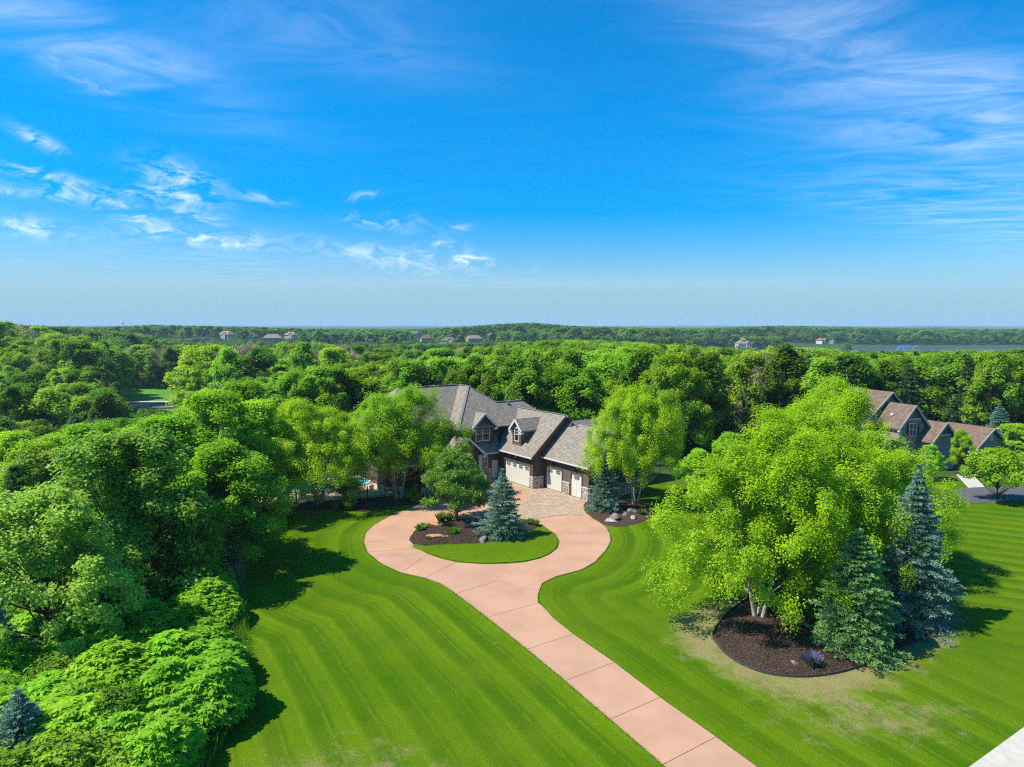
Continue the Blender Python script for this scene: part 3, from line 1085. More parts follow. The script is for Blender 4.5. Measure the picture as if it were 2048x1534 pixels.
def wall_with_openings(parent, name, u0, u1, v, z0, z1, th, openings, mat='siding'):
    """front wall strip with rectangular openings (ua, ub, za, zb) cut out"""
    mb = MB()
    us = u0
    for (a, b, za, zb) in sorted(openings):
        mb.box(us, a, v, v + th, z0, z1)
        if za > z0: mb.box(a, b, v + .001, v + th, z0, za)
        mb.box(a, b, v + .001, v + th, zb, z1)
        us = b
    mb.box(us, u1, v, v + th, z0, z1)
    return mb.build(name, mat, parent)


def make_house():
    H = empty('house', (HOUSE[0][0], HOUSE[0][1], 0), R(-55))
    tag(H, 'dark brown sided house with grey shingle roof, cream garage doors and stone base', 'house')
    X, Y, Z = Vector((1, 0, 0)), Vector((0, 1, 0)), Vector((0, 0, 1))
    # --- garage wing A (wide door) and B (two narrow doors)
    dh = 2.5
    wall_with_openings(H, 'wall', -6.9, 0, 0, 0, 3.62, .2, [(-5.45, -0.62, 0, dh)])
    MB().slab([(0, .2, 0), (0, 8.9, 0), (0, 8.9, 3.6), (0, 4.45, 7.72), (0, .2, 3.6)], (-.2, 0, 0)).build('wall', 'siding', H)
    MB().box(-6.9, -.2, 8.7, 8.9, 0, 3.6).build('wall', 'siding', H)
    wall_with_openings(H, 'wall', 0.003, 7.7, 1.5, 0, 3.62, .2, [(0.5, 3.24, 0, dh), (4.85, 6.55, 0, dh)])
    MB().slab([(7.7, 1.7, 0), (7.7, 8.5, 0), (7.7, 8.5, 3.6), (7.7, 5.0, 6.9), (7.7, 1.7, 3.6)], (-.2, 0, 0)).build('wall', 'siding', H)
    MB().box(.003, 7.5, 8.3, 8.5, 0, 3.6).build('wall', 'siding', H)
    garage_door(H, -5.45, 4.83, 0, dh, 4, 12)
    garage_door(H, 0.5, 2.74, 1.5, dh, 2, 7)
    garage_door(H, 4.85, 1.70, 1.5, dh, 1, 4)
    for a, b, v in ((-6.9, -6.7, 0), (-.18, .0, 0), (7.52, 7.72, 1.5)):
        MB().box(a, b, v - .03, v - .001, 1.4, 3.5).build('corner_board', 'brown_trim', H)
    MB().box(-3.55, -3.15, -.05, -.002, 3.05, 3.35).build('house_number_plate', 'white_trim', H)
    # stone veneer
    wainscot(H, (-6.9, 0, 0), X, -Y, 1.22)
    wainscot(H, (-.41, 0, 0), X, -Y, .5)
    wainscot(H, (0, 0, 0), Y, X, 1.4)
    wainscot(H, (3.46, 1.5, 0), X, -Y, 1.17)
    wainscot(H, (6.77, 1.5, 0), X, -Y, .95)
    wainscot(H, (7.7, 1.5, 0), Y, X, 7.0)
    # roof A
    zA, zrA, vA = 3.65, 8.07, 4.45
    roof_plane('roof', [(-6.3, -.45, zA), (.4, -.45, zA), (.4, vA, zrA), (-9.1, vA, zrA), (-9.1, 2.6, 6.40)], H)
    roof_plane('roof', [(.4, 9.35, zA), (-9.1, 9.35, zA), (-9.1, vA, zrA), (.4, vA, zrA)], H)
    MB().beam((.43, -.5, zA - .12), (.43, vA, zrA - .1), .07, .26, up=(0, -.6, 1)).build('rake_board', 'brown_trim', H)
    MB().beam((.43, 9.4, zA - .12), (.43, vA, zrA - .1), .07, .26, up=(0, .6, 1)).build('rake_board', 'brown_trim', H)
    MB().box(-6.35, .42, -.57, -.455, zA - .16, zA - .02).build('gutter', 'white_trim', H)
    MB().box(-6.3, .40, -.45, .0, zA - .32, zA - .18).build('soffit', 'brown_trim', H)
    MB().box(.36, .50, vA - .12, vA + .12, zrA - .3, zrA - .05).build('rake_cap', 'white_trim', H)
    # roof B
    zB, zrB, vB = 3.65, 7.28, 5.0
    roof_plane('roof', [(.03, 1.05, zB), (8.25, 1.05, zB), (8.25, vB, zrB), (.03, vB, zrB)], H)
    roof_plane('roof', [(8.25, 8.95, zB), (.03, 8.95, zB), (.03, vB, zrB), (8.25, vB, zrB)], H)
    MB().beam((8.28, 1.0, zB - .12), (8.28, vB, zrB - .1), .07, .26, up=(0, -.6, 1)).build('rake_board', 'brown_trim', H)
    MB().beam((8.28, 9.0, zB - .12), (8.28, vB, zrB - .1), .07, .26, up=(0, .6, 1)).build('rake_board', 'brown_trim', H)
    MB().box(.05, 8.30, .93, 1.045, zB - .16, zB - .02).build('gutter', 'white_trim', H)
    MB().box(.03, 8.2, 1.05, 1.5, zB - .32, zB - .18).build('soffit', 'brown_trim', H)
    # rear roof seen just over the ridge
    MB().box(-1, 4.5, 8.9, 13, 0, 4.2).build('wall', 'siding', H)
    for s in (-1, 1):
        roof_plane('roof', [(1.6 + s * 3.3, 4.4, 4.4), (1.6 + s * 3.3, 13.4, 4.4), (1.6, 13.4, 7.55), (1.6, 4.4, 7.55)], H)
    # ridge caps
    for a, b in (((-9.1, vA, zrA), (.4, vA, zrA)), ((.05, vB, zrB), (8.25, vB, zrB)), ((-12.3, -.9, 10.79), (-10, 1.7, 8.81)), ((-10, 1.7, 8.81), (-10, 5.6, 8.81)),
                 ((-7.2, -5.4, 6.4), (-12.3, -.9, 10.79)), ((-14.6, -9.5, 10.8), (-14.6, -.9, 10.8)), ((-12.3, -.9, 10.79), (-14.6, -.9, 10.8))):
        MB().beam(a, b, .28, .05).build('ridge_cap', 'roof_grey', H)
    # --- dormer on roof A
    cu, du0 = -3.7, .40
    dz = lambda v: zA + (v + .45) * .902
    MB().slab([(cu - .85, du0, 4.2), (cu + .85, du0, 4.2), (cu + .85, du0, 6.25), (cu, du0, 7.2), (cu - .85, du0, 6.25)], (0, .12, 0)).build('dormer_wall', 'siding', H)
    for s in (-1, 1):
        MB().slab([(cu + s * .85, du0 + .12, 4.3), (cu + s * .85, 2.5, 6.1), (cu + s * .85, 2.5, 6.25), (cu + s * .85, du0 + .12, 6.25)], (-s * .1, 0, 0)).build('dormer_wall', 'siding', H)
        a, b = sorted((cu + s * .72, cu + s * .87))
        MB().box(a, b, du0 - .03, du0 - .002, dz(du0) + .02, 6.2).build('corner_board', 'brown_trim', H)
    gable_roof_v(H, cu, 1.2, 6.22, 7.5, 3.85, .12, axis='v')
    window(H, (cu - .38, du0, 4.95), X, .76, 1.45, -Y, 1, 3, 2)
    # --- main block
    MB().box(-17, -8.6, -4.9, 7.6, 0, 6.3).build('wall', 'siding', H)
    MB().box(-8.6, -7.0, -6.2, .0, 0, 3.5).build('wall', 'siding', H)
    MB().box(-16.9, -10.2, -13.4, -4.9, 0, 6.3).build('wall', 'siding', H)
    e = 6.4
    roof_plane('roof', [(-7.2, -5.4, e), (-7.2, 8.2, e), (-10, 5.6, 8.81), (-10, 1.7, 8.81), (-12.3, -.9, 10.79)], H)
    roof_plane('roof', [(-14.6, -5.4, e), (-7.2, -5.4, e), (-12.3, -.9, 10.79), (-14.6, -.9, 10.79)], H)
    roof_plane('roof', [(-10, 1.7, 8.81), (-14.6, 1.7, 8.81), (-12.3, -.9, 10.79)], H)
    roof_plane('roof', [(-7.2, 8.2, e), (-12.8, 8.2, e), (-10, 5.6, 8.81)], H)
    roof_plane('roof', [(-12.8, 8.2, e), (-12.8, 1.7, e), (-10, 1.7, 8.81), (-10, 5.6, 8.81)], H)
    roof_plane('roof', [(-19.7, 3.5, e), (-19.7, -14, e), (-14.6, -9.5, 10.8), (-14.6, -.9, 10.8)], H)
    roof_plane('roof', [(-9.5, -14, e), (-9.5, -3.0, e), (-14.6, -.9, 10.8), (-14.6, -9.5, 10.8)], H)
    roof_plane('roof', [(-19.7, -14, e), (-9.5, -14, e), (-14.6, -9.5, 10.8)], H)
    roof_plane('roof', [(-19.7, 3.5, e), (-14.6, -.9, 10.8), (-12.3, -.9, 10.79), (-12.3, 3.5, e)], H)
    MB().box(-7.19, -7.07, -5.42, -3.62, e - .2, e - .03).build('gutter', 'white_trim', H)
    MB().box(-7.19, -7.07, -.08, 2.4, e - .2, e - .03).build('gutter', 'white_trim', H)
    MB().box(-14.5, -7.07, -5.54, -5.425, e - .2, e - .03).build('gutter', 'white_trim', H)
    MB().box(-9.48, -9.36, -14, -5.6, e - .2, e - .03).build('gutter', 'white_trim', H)
    MB().box(-8.6, -7.21, -5.3, 3, e - .34, e - .2).build('soffit', 'brown_trim', H)
    # --- bay with the paired window and its gable
    MB().slab([(-7.4, -3.2, 4.2), (-7.4, -.55, 4.2), (-7.4, -.55, 6.3), (-7.4, -1.87, 7.6), (-7.4, -3.2, 6.3)], (-1.2, 0, 0)).build('bay_wall', 'siding', H)
    for a in (-3.2, -.70):
        MB().box(-7.398, -7.37, a, a + .15, 4.3, 6.3).build('corner_board', 'brown_trim', H)
    gable_roof_v(H, -1.87, 1.72, 6.34, 7.98, -9.2, -6.98)
    window(H, (-7.4, -2.9, 4.70), Y, 1.85, 1.55, X, 2, 3, 2)
    # --- lower roof along the entry front
    roof_plane('roof', [(-6.4, -2.9, 3.35), (-6.4, -.1, 3.35), (-8.6, .9, 5.2), (-8.6, -2.9, 5.2)], H)
    MB().box(-6.39, -6.28, -2.9, -.3, 3.18, 3.33).build('gutter', 'white_trim', H)
    window(H, (-7.0, -2.55, 1.55), Y, .95, 1.4, X, 1, 2, 2)
    MB().box(-6.995, -6.93, -.95, -.1, .08, 2.25).build('side_door', 'door_cream', H)
    wainscot(H, (-7.0, -6.2, 0), Y, X, 5.15)
    # --- entry gable
    MB().slab([(-6.15, -6.6, 3.3), (-6.15, -3.0, 3.3), (-6.15, -4.8, 4.95)], (-.15, 0, 0)).build('gable_wall', 'siding', H)
    gable_roof_v(H, -4.8, 2.2, 3.4, 5.4, -9.0, -5.8, rake='white_trim')
    for v in (-6.4, -3.2):
        MB().box(-6.35, -5.95, v - .2, v + .2, 1.0, 3.3).build('post', 'cap_stone', H)
        p = MB().box(-6.45, -5.85, v - .3, v + .3, 0, 1.0).build('post_base', 'mortar', H)
        for k in range(4):
            for (ox, ax_, nr) in (((-5.85, v - .3, 0), Y, X), ((-6.45, v - .3, 0), X, -Y)):
                for a in (0.15, .45):
                    s = bpy.data.objects.new('stone', _srnd.choice(STONE_MESH)); link(s, p)
                    rot = Matrix((Vector(ax_), Z, Vector(nr))).transposed().to_4x4()
                    s.matrix_local = Matrix.Translation(Vector(ox) + Vector(ax_) * a + Z * (.125 + .25 * k)) @ rot @ Matrix.Diagonal((.29, .24, .6, 1))
    MB().box(-6.99, -6.93, -5.4, -4.2, .1, 2.4).build('entry_door', 'dark_void', H)
    # --- covered porch on the left end
    roof_plane('roof', [(-5.4, -14.2, 3.3), (-5.4, -7.0, 3.3), (-10.1, -7.0, 5.2), (-10.1, -14.2, 5.2)], H)
    MB().box(-5.39, -5.27, -14.2, -7.0, 3.12, 3.28).build('gutter', 'white_trim', H)
    MB().box(-10.1, -5.45, -14.1, -7.05, 2.95, 3.1).build('porch_ceiling', 'brown_trim', H)
    for v in (-13.6, -10.4, -7.4):
        MB().box(-5.95, -5.55, v - .2, v + .2, 1.1, 2.95).build('post', 'brown_trim', H)
        p = MB().box(-6.1, -5.4, v - .35, v + .35, 0, 1.1).build('post_base', 'mortar', H)
        for k in range(4):
            for (ox, ax_, nr) in (((-5.4, v - .35, 0), Y, X), ((-6.1, v - .35, 0), X, -Y)):
                for a in (0.175, .525):
                    s = bpy.data.objects.new('stone', _srnd.choice(STONE_MESH)); link(s, p)
                    rot = Matrix((Vector(ax_), Z, Vector(nr))).transposed().to_4x4()
                    s.matrix_local = Matrix.Translation(Vector(ox) + Vector(ax_) * a + Z * (.14 + .27 * k)) @ rot @ Matrix.Diagonal((.33, .26, .6, 1))
    # stone pier at the end of the porch, up through the eave
    p = MB().box(-9.6, -8.9, -14.5, -13.8, 0, 6.0).build('stone_pier', 'mortar', H)
    for k in range(20):
        for (ox, ax_, nr) in (((-8.9, -14.5, 0), Y, X), ((-9.6, -14.5, 0), X, -Y)):
            for a in (0.175, .525):
                s = bpy.data.objects.new('stone', _srnd.choice(STONE_MESH)); link(s, p)
                rot = Matrix((Vector(ax_), Z, Vector(nr))).transposed().to_4x4()
                s.matrix_local = Matrix.Translation(Vector(ox) + Vector(ax_) * a + Z * (.15 + .3 * k)) @ rot @ Matrix.Diagonal((.33, .29, .6, 1))
    # roof vents
    for (x, y, z) in ((-12.9, -5.5, 9.4), (-9.6, 3.2, 8.5)):
        MB().box(x - .12, x + .12, y - .12, y + .12, z - .3, z + .3).build('roof_vent', 'roof_grey', H)
    for (a, v) in ((-4.9, 1.5),):
        window(H, (-10.2, -12.4 + 0, 3.9), Y, 1.2, 1.3, X, 1, 3, 2)
        window(H, (-10.2, -9.4 + 0, 3.9), Y, 1.2, 1.3, X, 1, 3, 2)


make_house()


def make_neighbour():
    N = empty('house', (51.1, 88.0, 0), R(-70))
    tag(N, 'brown roofed neighbouring house with stepped gables beyond the birches', 'house')
    X, Y = Vector((1, 0, 0)), Vector((0, 1, 0))

    def gable(c, hw, ze, zp, back, front, shake=True, wz0=0.0):
        MB().slab([(front - .4, c - hw + .35, wz0), (front - .4, c + hw - .35, wz0), (front - .4, c + hw - .35, ze - .05), (front - .4, c, zp - .45), (front - .4, c - hw + .35, ze - .05)], (-(front - back) + .8, 0, 0)).build('wall', 'siding_n', N)
        gable_roof_v(N, c, hw, ze, zp, back, front, rake='siding_tan', mat='roof_brown')
        if shake:
            k = .42
            MB().slab([(front - .35, c - hw * k, zp - (zp - ze) * k - .45), (front - .35, c + hw * k, zp - (zp - ze) * k - .45), (front - .35, c, zp - .5)], (-.04, 0, 0)).build('gable_panel', 'roof_brown', N)
            MB().box(front - .38, front - .25, c - hw * k - .1, c + hw * k + .1, zp - (zp - ze) * k - .7, zp - (zp - ze) * k - .47).build('gable_beam', 'siding_tan', N)
    gable(.6, 4.2, 5.8, 9.5, -14, -4.0, False)
    gable(0.0, 2.6, 5.3, 8.2, -9, 0.1)
    gable(3.0, 2.3, 3.7, 6.1, -6, 2.1)
    MB().box(-12, -4, -7, -1, 0, 5.2).build('wall', 'siding_n', N)
    for s in (-1, 1):
        roof_plane('roof', [(-13, -4.6 + s * 3.8, 5.2), (-3.4, -4.6 + s * 3.8, 5.2), (-6.0, -4.6, 9.3), (-11, -4.6, 9.3)], N, 'roof_brown')
    roof_plane('roof', [(-3.4, -8.4, 5.2), (-3.4, -.8, 5.2), (-6.0, -4.6, 9.3)], N, 'roof_brown')
    window(N, (-.3, -.6, 4.3), Y, 1.2, 1.5, X, 2, 1, 1)
    for a in (-1.03, .73):
        MB().box(-.3, -.24, a, a + .3, 4.25, 5.85).build('shutter', 'dark_void', N)
    MB().box(-2.4, -2.0, -1.5, -1.1, 6.7, 6.95).build('roof_vent', 'white_trim', N)
    # garage wing with a plain gable
    gable(11.6, 2.9, 2.6, 4.95, -4.5, 2.1, False)
    fx = 1.72
    MB().slab([(fx, 11.3, 3.2), (fx, 11.9, 3.2), (fx, 11.9, 3.8), (fx, 11.8, 4.02), (fx, 11.6, 4.1), (fx, 11.4, 4.02), (fx, 11.3, 3.8)], (-.05, 0, 0)).build('gable_vent', 'siding_tan', N)
    MB().slab([(fx + .02, 9.8, 0.05), (fx + .02, 13.4, 0.05), (fx + .02, 13.4, 2.0), (fx + .02, 12.6, 2.25), (fx + .02, 11.6, 2.32), (fx + .02, 10.6, 2.25), (fx + .02, 9.8, 2.0)], (-.06, 0, 0)).build('garage_opening', 'dark_void', N)
    MB().box(-6, 0, 5.2, 8.2, 0, 3.0).build('wall', 'siding_n', N)
    roof_plane('roof', [(.5, 5.0, 3.0), (.5, 8.6, 3.0), (-4, 8.6, 5.2), (-4, 5.0, 5.2)], N, 'roof_brown')


make_neighbour()


def far_house(x, y, w, d, h, roof_h, rz, wall, roof, label, wing=True, deck=False, tower=False):
    z = float(terr(x, y))
    T = empty('house', (x, y, z), rz)
    tag(T, label, 'house', 'distant houses along the hillsides')
    MB().box(-w / 2, w / 2, -d / 2, d / 2, -2, h).build('wall', wall, T)
    o = .6
    e = h - .1
    k = min(d / 2 + o, w / 2)
    for s in (-1, 1):
        roof_plane('roof', [(-w / 2 - o, s * (d / 2 + o), e), (w / 2 + o, s * (d / 2 + o), e), (w / 2 - k * .7, 0, e + roof_h), (-w / 2 + k * .7, 0, e + roof_h)], T, roof)
        roof_plane('roof', [(s * (w / 2 + o), -d / 2 - o, e), (s * (w / 2 + o), d / 2 + o, e), (s * (w / 2 - k * .7), 0, e + roof_h)], T, roof)
    if wing:
        cx = w * .22
        MB().slab([(cx - 2.6, -d / 2 - 1.8, -2), (cx + 2.6, -d / 2 - 1.8, -2), (cx + 2.6, -d / 2 - 1.8, h - .2), (cx, -d / 2 - 1.8, h + 2.0), (cx - 2.6, -d / 2 - 1.8, h - .2)], (0, 2.2, 0)).build('wall', wall, T)
        for s in (-1, 1):
            roof_plane('roof', [(cx + s * 3.1, -d / 2 - 2.2, h - .25), (cx + s * 3.1, 0, h - .25), (cx, 0, h + 2.6), (cx, -d / 2 - 2.2, h + 2.6)], T, roof)
    nwin = int(w / 3)
    for fl in range(max(1, int(h / 2.9))):
        for q in range(nwin):
            wx = -w / 2 + (q + .5) * w / nwin
            yy = -d / 2 - .05
            if wing and abs(wx - w * .22) < 3.1: yy = -d / 2 - 1.85
            f = MB().box(wx - .75, wx + .75, yy, yy + .04, .9 + fl * 2.9, 2.4 + fl * 2.9).build('window', 'white_trim', T)
            MB().box(wx - .6, wx + .6, yy - .02, yy, 1.02 + fl * 2.9, 2.28 + fl * 2.9).build('pane', 'glass', f)
    if deck:
        MB().box(-w / 2 - 3, w / 2 + 5, -d / 2 - 5, -d / 2 - 1.9, .6, .9).build('deck', 'white_trim', T)
        MB().box(-w / 2 - 3, w / 2 + 5, -d / 2 - 5.1, -d / 2 - 5, .9, 1.9).build('railing', 'white_trim', T)
    if tower:
        MB().box(-2, 2, -2, 2, h, h + 4.5).build('tower', wall, T)
        for q in range(4):
            a, b = q * math.pi / 2 + math.pi / 4, (q + 1) * math.pi / 2 + math.pi / 4
            roof_plane('tower_roof', [(4 * math.cos(a), 4 * math.sin(a), h + 4.3), (4 * math.cos(b), 4 * math.sin(b), h + 4.3), (0, 0, h + 7.3)], T, roof)
    return T


def at(px, py, Y):
    """world point at distance Y for a spot read off the photograph (used for lay-out only)"""
    a, b = (px - 1024) / FPX, (py - 767) / FPX
    c, s = math.cos(PITCH), math.sin(PITCH)
    t = Y / (c - b * s)
    return a * t, Y, CAM_Z + (-s - b * c) * t


FAR_HOUSES = []
ROWS = {350: 668, 640: 678, 745: 679, 875: 676, 985: 678, 268: 664, 322: 666, 408: 674, 455: 679, 498: 679, 546: 686, 584: 678, 620: 681, 664: 675, 700: 676, 796: 677, 832: 676, 855: 686, 898: 691, 948: 686, 925: 667, 1030: 674, 1640: 688, 1664: 687}


def proj_row(x, y, z):
    c, s = math.cos(PITCH), math.sin(PITCH)
    z -= CAM_Z
    dep = y * c - z * s
    return 1024 + FPX * x / dep, 767 - FPX * (y * s + z * c) / dep




def far_town():
    specs = [
        (268, 960, 18, 10, 5.5, 4, .2, 'siding_tan', 'roof_tan', 'low tan roofed house on the ridge beside the round trees'),
        (322, 930, 20, 11, 5.8, 4, -.1, 'siding_tan', 'roof_tan', 'wide tan house under trees on the ridge crest'),
        (408, 850, 20, 11, 7.5, 4, .15, 'siding_white', 'roof_grey', 'white house with grey roof on the far ridge'),
        (455, 840, 19, 11, 6.2, 4.2, -.2, 'siding_tan', 'roof_tan', 'tan gabled house next to the white ridge house'),
        (498, 850, 15, 10, 6.0, 3.8, .2, 'siding_tan', 'roof_grey', 'small tan house with grey roof between ridge trees'),
        (546, 810, 20, 11, 6.0, 4.5, .1, 'siding_tan', 'roof_tan', 'broad tan roofed house with pale lower wall on the slope'),
        (584, 850, 16, 10, 5.8, 4, -.15, 'siding_tan', 'roof_tan', 'tan house half hidden by round slope trees'),
        (620, 830, 13, 9, 4.4, 3.4, .1, 'siding_grey', 'roof_grey', 'low grey house among the slope trees'),
        (664, 860, 10, 8, 6.2, 3.4, .3, 'siding_white', 'roof_grey', 'narrow white gabled house in mid valley trees'),
        (700, 880, 12, 8, 5.0, 3.2, .0, 'siding_white', 'roof_tan', 'low white house showing between valley trees'),
        (796, 890, 16, 10, 6.2, 3.8, -.2, 'siding_grey', 'roof_grey', 'grey house at the start of the valley row'),
        (832, 900, 14, 9, 6.5, 3.8, .1, 'siding_grey', 'roof_grey', 'blue grey house second in the valley row'),
        (855, 800, 16, 10, 5.8, 4.2, .1, 'siding_tan', 'roof_brown', 'tan house with brown gable in the valley row'),
        (898, 790, 17, 10, 6.0, 4.2, -.1, 'siding_tan', 'roof_brown', 'brown roofed house with dark deck in the valley row'),
        (948, 800, 19, 10, 5.6, 4.0, .15, 'siding_tan', 'roof_tan', 'long tan roofed house at the end of the valley row'),
        (925, 1000, 11, 8, 6.5, 3.5, .2, 'siding_tan', 'roof_tan', 'cream house higher up behind the valley row'),
        (1030, 1010, 13, 8, 5.0, 3.5, -.2, 'siding_grey', 'roof_grey', 'small grey house tucked into the central hill trees'),
        (350, 900, 14, 9, 5.0, 3.6, .2, 'siding_tan', 'roof_grey', 'grey roofed house between the tan ridge houses'),
        (640, 900, 12, 8, 5.0, 3.2, -.2, 'siding_tan', 'roof_tan', 'small tan house left of the narrow white one'),
        (745, 900, 12, 8, 5.0, 3.2, .2, 'siding_white', 'roof_grey', 'pale house in the gap before the valley row'),
        (875, 930, 13, 9, 5.5, 3.6, .15, 'siding_tan', 'roof_brown', 'brown roofed house just above the valley row'),
        (985, 960, 13, 9, 5.0, 3.4, -.1, 'siding_grey', 'roof_grey', 'grey house right of the long tan one'),
        (1640, 1000, 15, 9, 6.0, 3.6, .3, 'siding_white', 'roof_red', 'white house with orange red roof above the lake'),
        (1664, 1010, 7, 6, 4.0, 2.6, -.3, 'siding_grey', 'roof_grey', 'small grey shed beside the red roofed house'),
    ]
    for (px, Y, w, d, h, rh, rz, wl, rf, lab) in specs:
        if px in ROWS:      # distance at which the ground shows at the row read off the photograph
            best = min(range(640, 1160, 10), key=lambda q: abs(proj_row((px - 1024) / FPX * q, q, float(terr((px - 1024) / FPX * q, q)))[1] - ROWS[px]) + abs(q - Y) * .004)
            Y = best
        x = (px - 1024) / FPX * Y * 1.0
        far_house(x, Y, w, d, h, rh, rz * 3, wl, rf, lab, wing=(px % 3 != 0))
        FAR_HOUSES.append((x, Y, 17, 130))
    x = (1486 - 1024) / FPX * 872
    far_house(x, 872, 17, 11, 7.0, 4.2, .1, 'siding_tan', 'roof_tan', 'lakeside tan house with a roof tower and white deck', True, True, True)
    FAR_HOUSES.append((x, 872, 26, 110))


far_town()


def lake_things():
    lk = MB()
    pts = [(230, 770), (300, 740), (700, 700), (1300, 700), (1400, 1052), (900, 1050), (700, 1048), (560, 1040), (470, 1000), (420, 900), (360, 842), (300, 838), (240, 830)]
    lk.poly([(x, y, -15.0) for x, y in pts])
    o = lk.build('lake', 'lake_water')
    tag(o, 'still grey blue lake beyond the wood', kind='structure')
    o = MB().slab([(x, y, -14.4) for x, y in ((258, 848), (320, 846), (352, 856), (360, 885), (262, 885))], (0, 0, -3)).build('lakeside_lawn', 'meadow_grass')
    tag(o, 'lawn running down to the lake in front of the towered house', kind='structure')
    o = MB().slab([(x, y, -14.0) for x, y in ((560, 1046), (800, 1051), (1300, 1054), (1300, 1062), (800, 1060), (560, 1056))], (0, 0, -2)).build('causeway', 'siding_tan')
    tag(o, 'pale causeway along the far lake shore', kind='structure')
    o = MB().slab([(x, y, -14.3) for x, y in ((340, 940), (400, 930), (420, 945), (360, 960))], (0, 0, -2)).build('beach', 'siding_tan')
    tag(o, 'pale beach strip on the lake shore', kind='structure')
    for k, (px, Y, w, lab) in enumerate(((1800, 905, 8, 'boat lift with blue canopy nearest the lake trees'), (1812, 915, 6, 'blue canopied boat lift behind the nearest lift'), (1830, 935, 6, 'blue canopied boat lift out by the beach'))):
        x = (px - 1024) / FPX * Y
        T = empty('boat_lift', (x, Y, -15), .2)
        tag(T, lab, 'boat lift', 'boat lifts on the lake')
        for sx in (-1, 1):
            for sy in (-1, 1):
                MB().box(sx * w / 2 - .12, sx * w / 2 + .12, sy * 1.4 - .12, sy * 1.4 + .12, -1, 3.0).build('leg', 'white_metal', T)
        MB().slab([(-w / 2 - .4, -1.9, 2.7), (w / 2 + .4, -1.9, 2.7), (w / 2 + .2, 0, 4.2), (-w / 2 - .2, 0, 4.2)], (0, 0, -.1)).build('canopy', 'blue_canvas', T)
        MB().slab([(-w / 2 - .4, 1.9, 2.7), (w / 2 + .4, 1.9, 2.7), (w / 2 + .2, 0, 4.2), (-w / 2 - .2, 0, 4.2)], (0, 0, -.1)).build('canopy', 'blue_canvas', T)
    x = (1447 - 1024) / FPX * 838
    T = empty('boat_dock', (x, 836, -15), .1)
    tag(T, 'white covered boat dock below the towered lake house', 'dock')
    MB().box(-5, 5, -2, 2, .2, .6).build('platform', 'white_trim', T)
    MB().slab([(-3.5, -2, 3.2), (3.5, -2, 3.2), (3.5, 2, 3.6), (-3.5, 2, 3.6)], (0, 0, -.3)).build('canopy', 'white_trim', T)
    for sx in (-3.2, 3.2):
        for sy in (-1.8, 1.8):
            MB().box(sx - .1, sx + .1, sy - .1, sy + .1, .6, 3.3).build('post', 'white_metal', T)
    # water tower far off
    x, Y, z = at(245, 641, 5200)
    T = empty('water_tower', (x, Y, -10))
    tag(T, 'tiny white water tower on the hazy horizon', 'water tower')
    mb = MB()
    prof = [(9.5, 28), (12.5, 31), (13, 35), (12.5, 40), (9, 44), (.5, 46)]
    mb.tube([(0, 0, h) for r, h in prof], [r for r, h in prof], 16)
    mb.build('tank', 'white_trim', T, smooth=False)
    mb = MB(); mb.tube([(0, 0, -15), (0, 0, 0), (0, 0, 24), (0, 0, 29)], [7, 5, 5, 9.5], 12); mb.build('pedestal', 'white_trim', T)
    # slender mast
    x, Y, z = at(642, 640, 4200)
    T = empty('radio_mast', (x, Y, -12))
    tag(T, 'thin radio mast far off on the horizon', 'mast')
    MB().tube([(0, 0, 0), (0, 0, 55)], [.7, .4], 5).build('pole', 'siding_grey', T)
    for k in range(3):
        a = k * 2.09
        MB().tube([(14 * math.cos(a), 14 * math.sin(a), 0), (0, 0, 50)], [.08, .08], 4).build('guy_wire', 'siding_grey', T)


lake_things()

# ------------------------------------------------------------------ vegetation generators


def unit(a):
    return a / np.maximum(np.linalg.norm(a, axis=-1, keepdims=True), 1e-9)


def leaves_mesh(name, P, N, D, L, W, tint, mat, fold=0.12):
    """kite-shaped leaves: P base, N normal, D direction of growth, L length, W width"""
    D = unit(D - N * np.sum(D * N, -1, keepdims=True))
    S = np.cross(N, D)
    L = np.asarray(L)[:, None]; W = np.asarray(W)[:, None]
    v0 = P
    v1 = P + D * L * 0.45 + S * W * 0.5 + N * L * fold
    v2 = P + D * L
    v3 = P + D * L * 0.45 - S * W * 0.5 + N * L * fold
    V = np.stack([v0, v1, v2, v3], 1).reshape(-1, 3)
    F = np.arange(len(P) * 4, dtype=np.int32).reshape(-1, 4)
    return np_mesh(name, V, F, mat, tint)


def lobes(rng, n, Rr, zc, hz, jitter=0.22, low=-0.35):
    """crown envelope: points on and in an uneven ellipsoid"""
    d = unit(rng.normal(size=(n, 3)))
    d[:, 2] = np.where(d[:, 2] < low, -d[:, 2], d[:, 2])
    k1, k2 = rng.normal(size=(2, 4, 3))
    bump = np.zeros(n)
    for a in range(4):
        bump += np.sin(d @ (k1[a] * 3.2) + a) * 0.5
    r = np.minimum((0.55 + 0.45 * rng.random(n) ** 0.45) * (1 + jitter * bump * 0.55), 1.1)
    return np.stack([d[:, 0] * Rr * r, d[:, 1] * Rr * r, zc + d[:, 2] * hz * r], -1), d


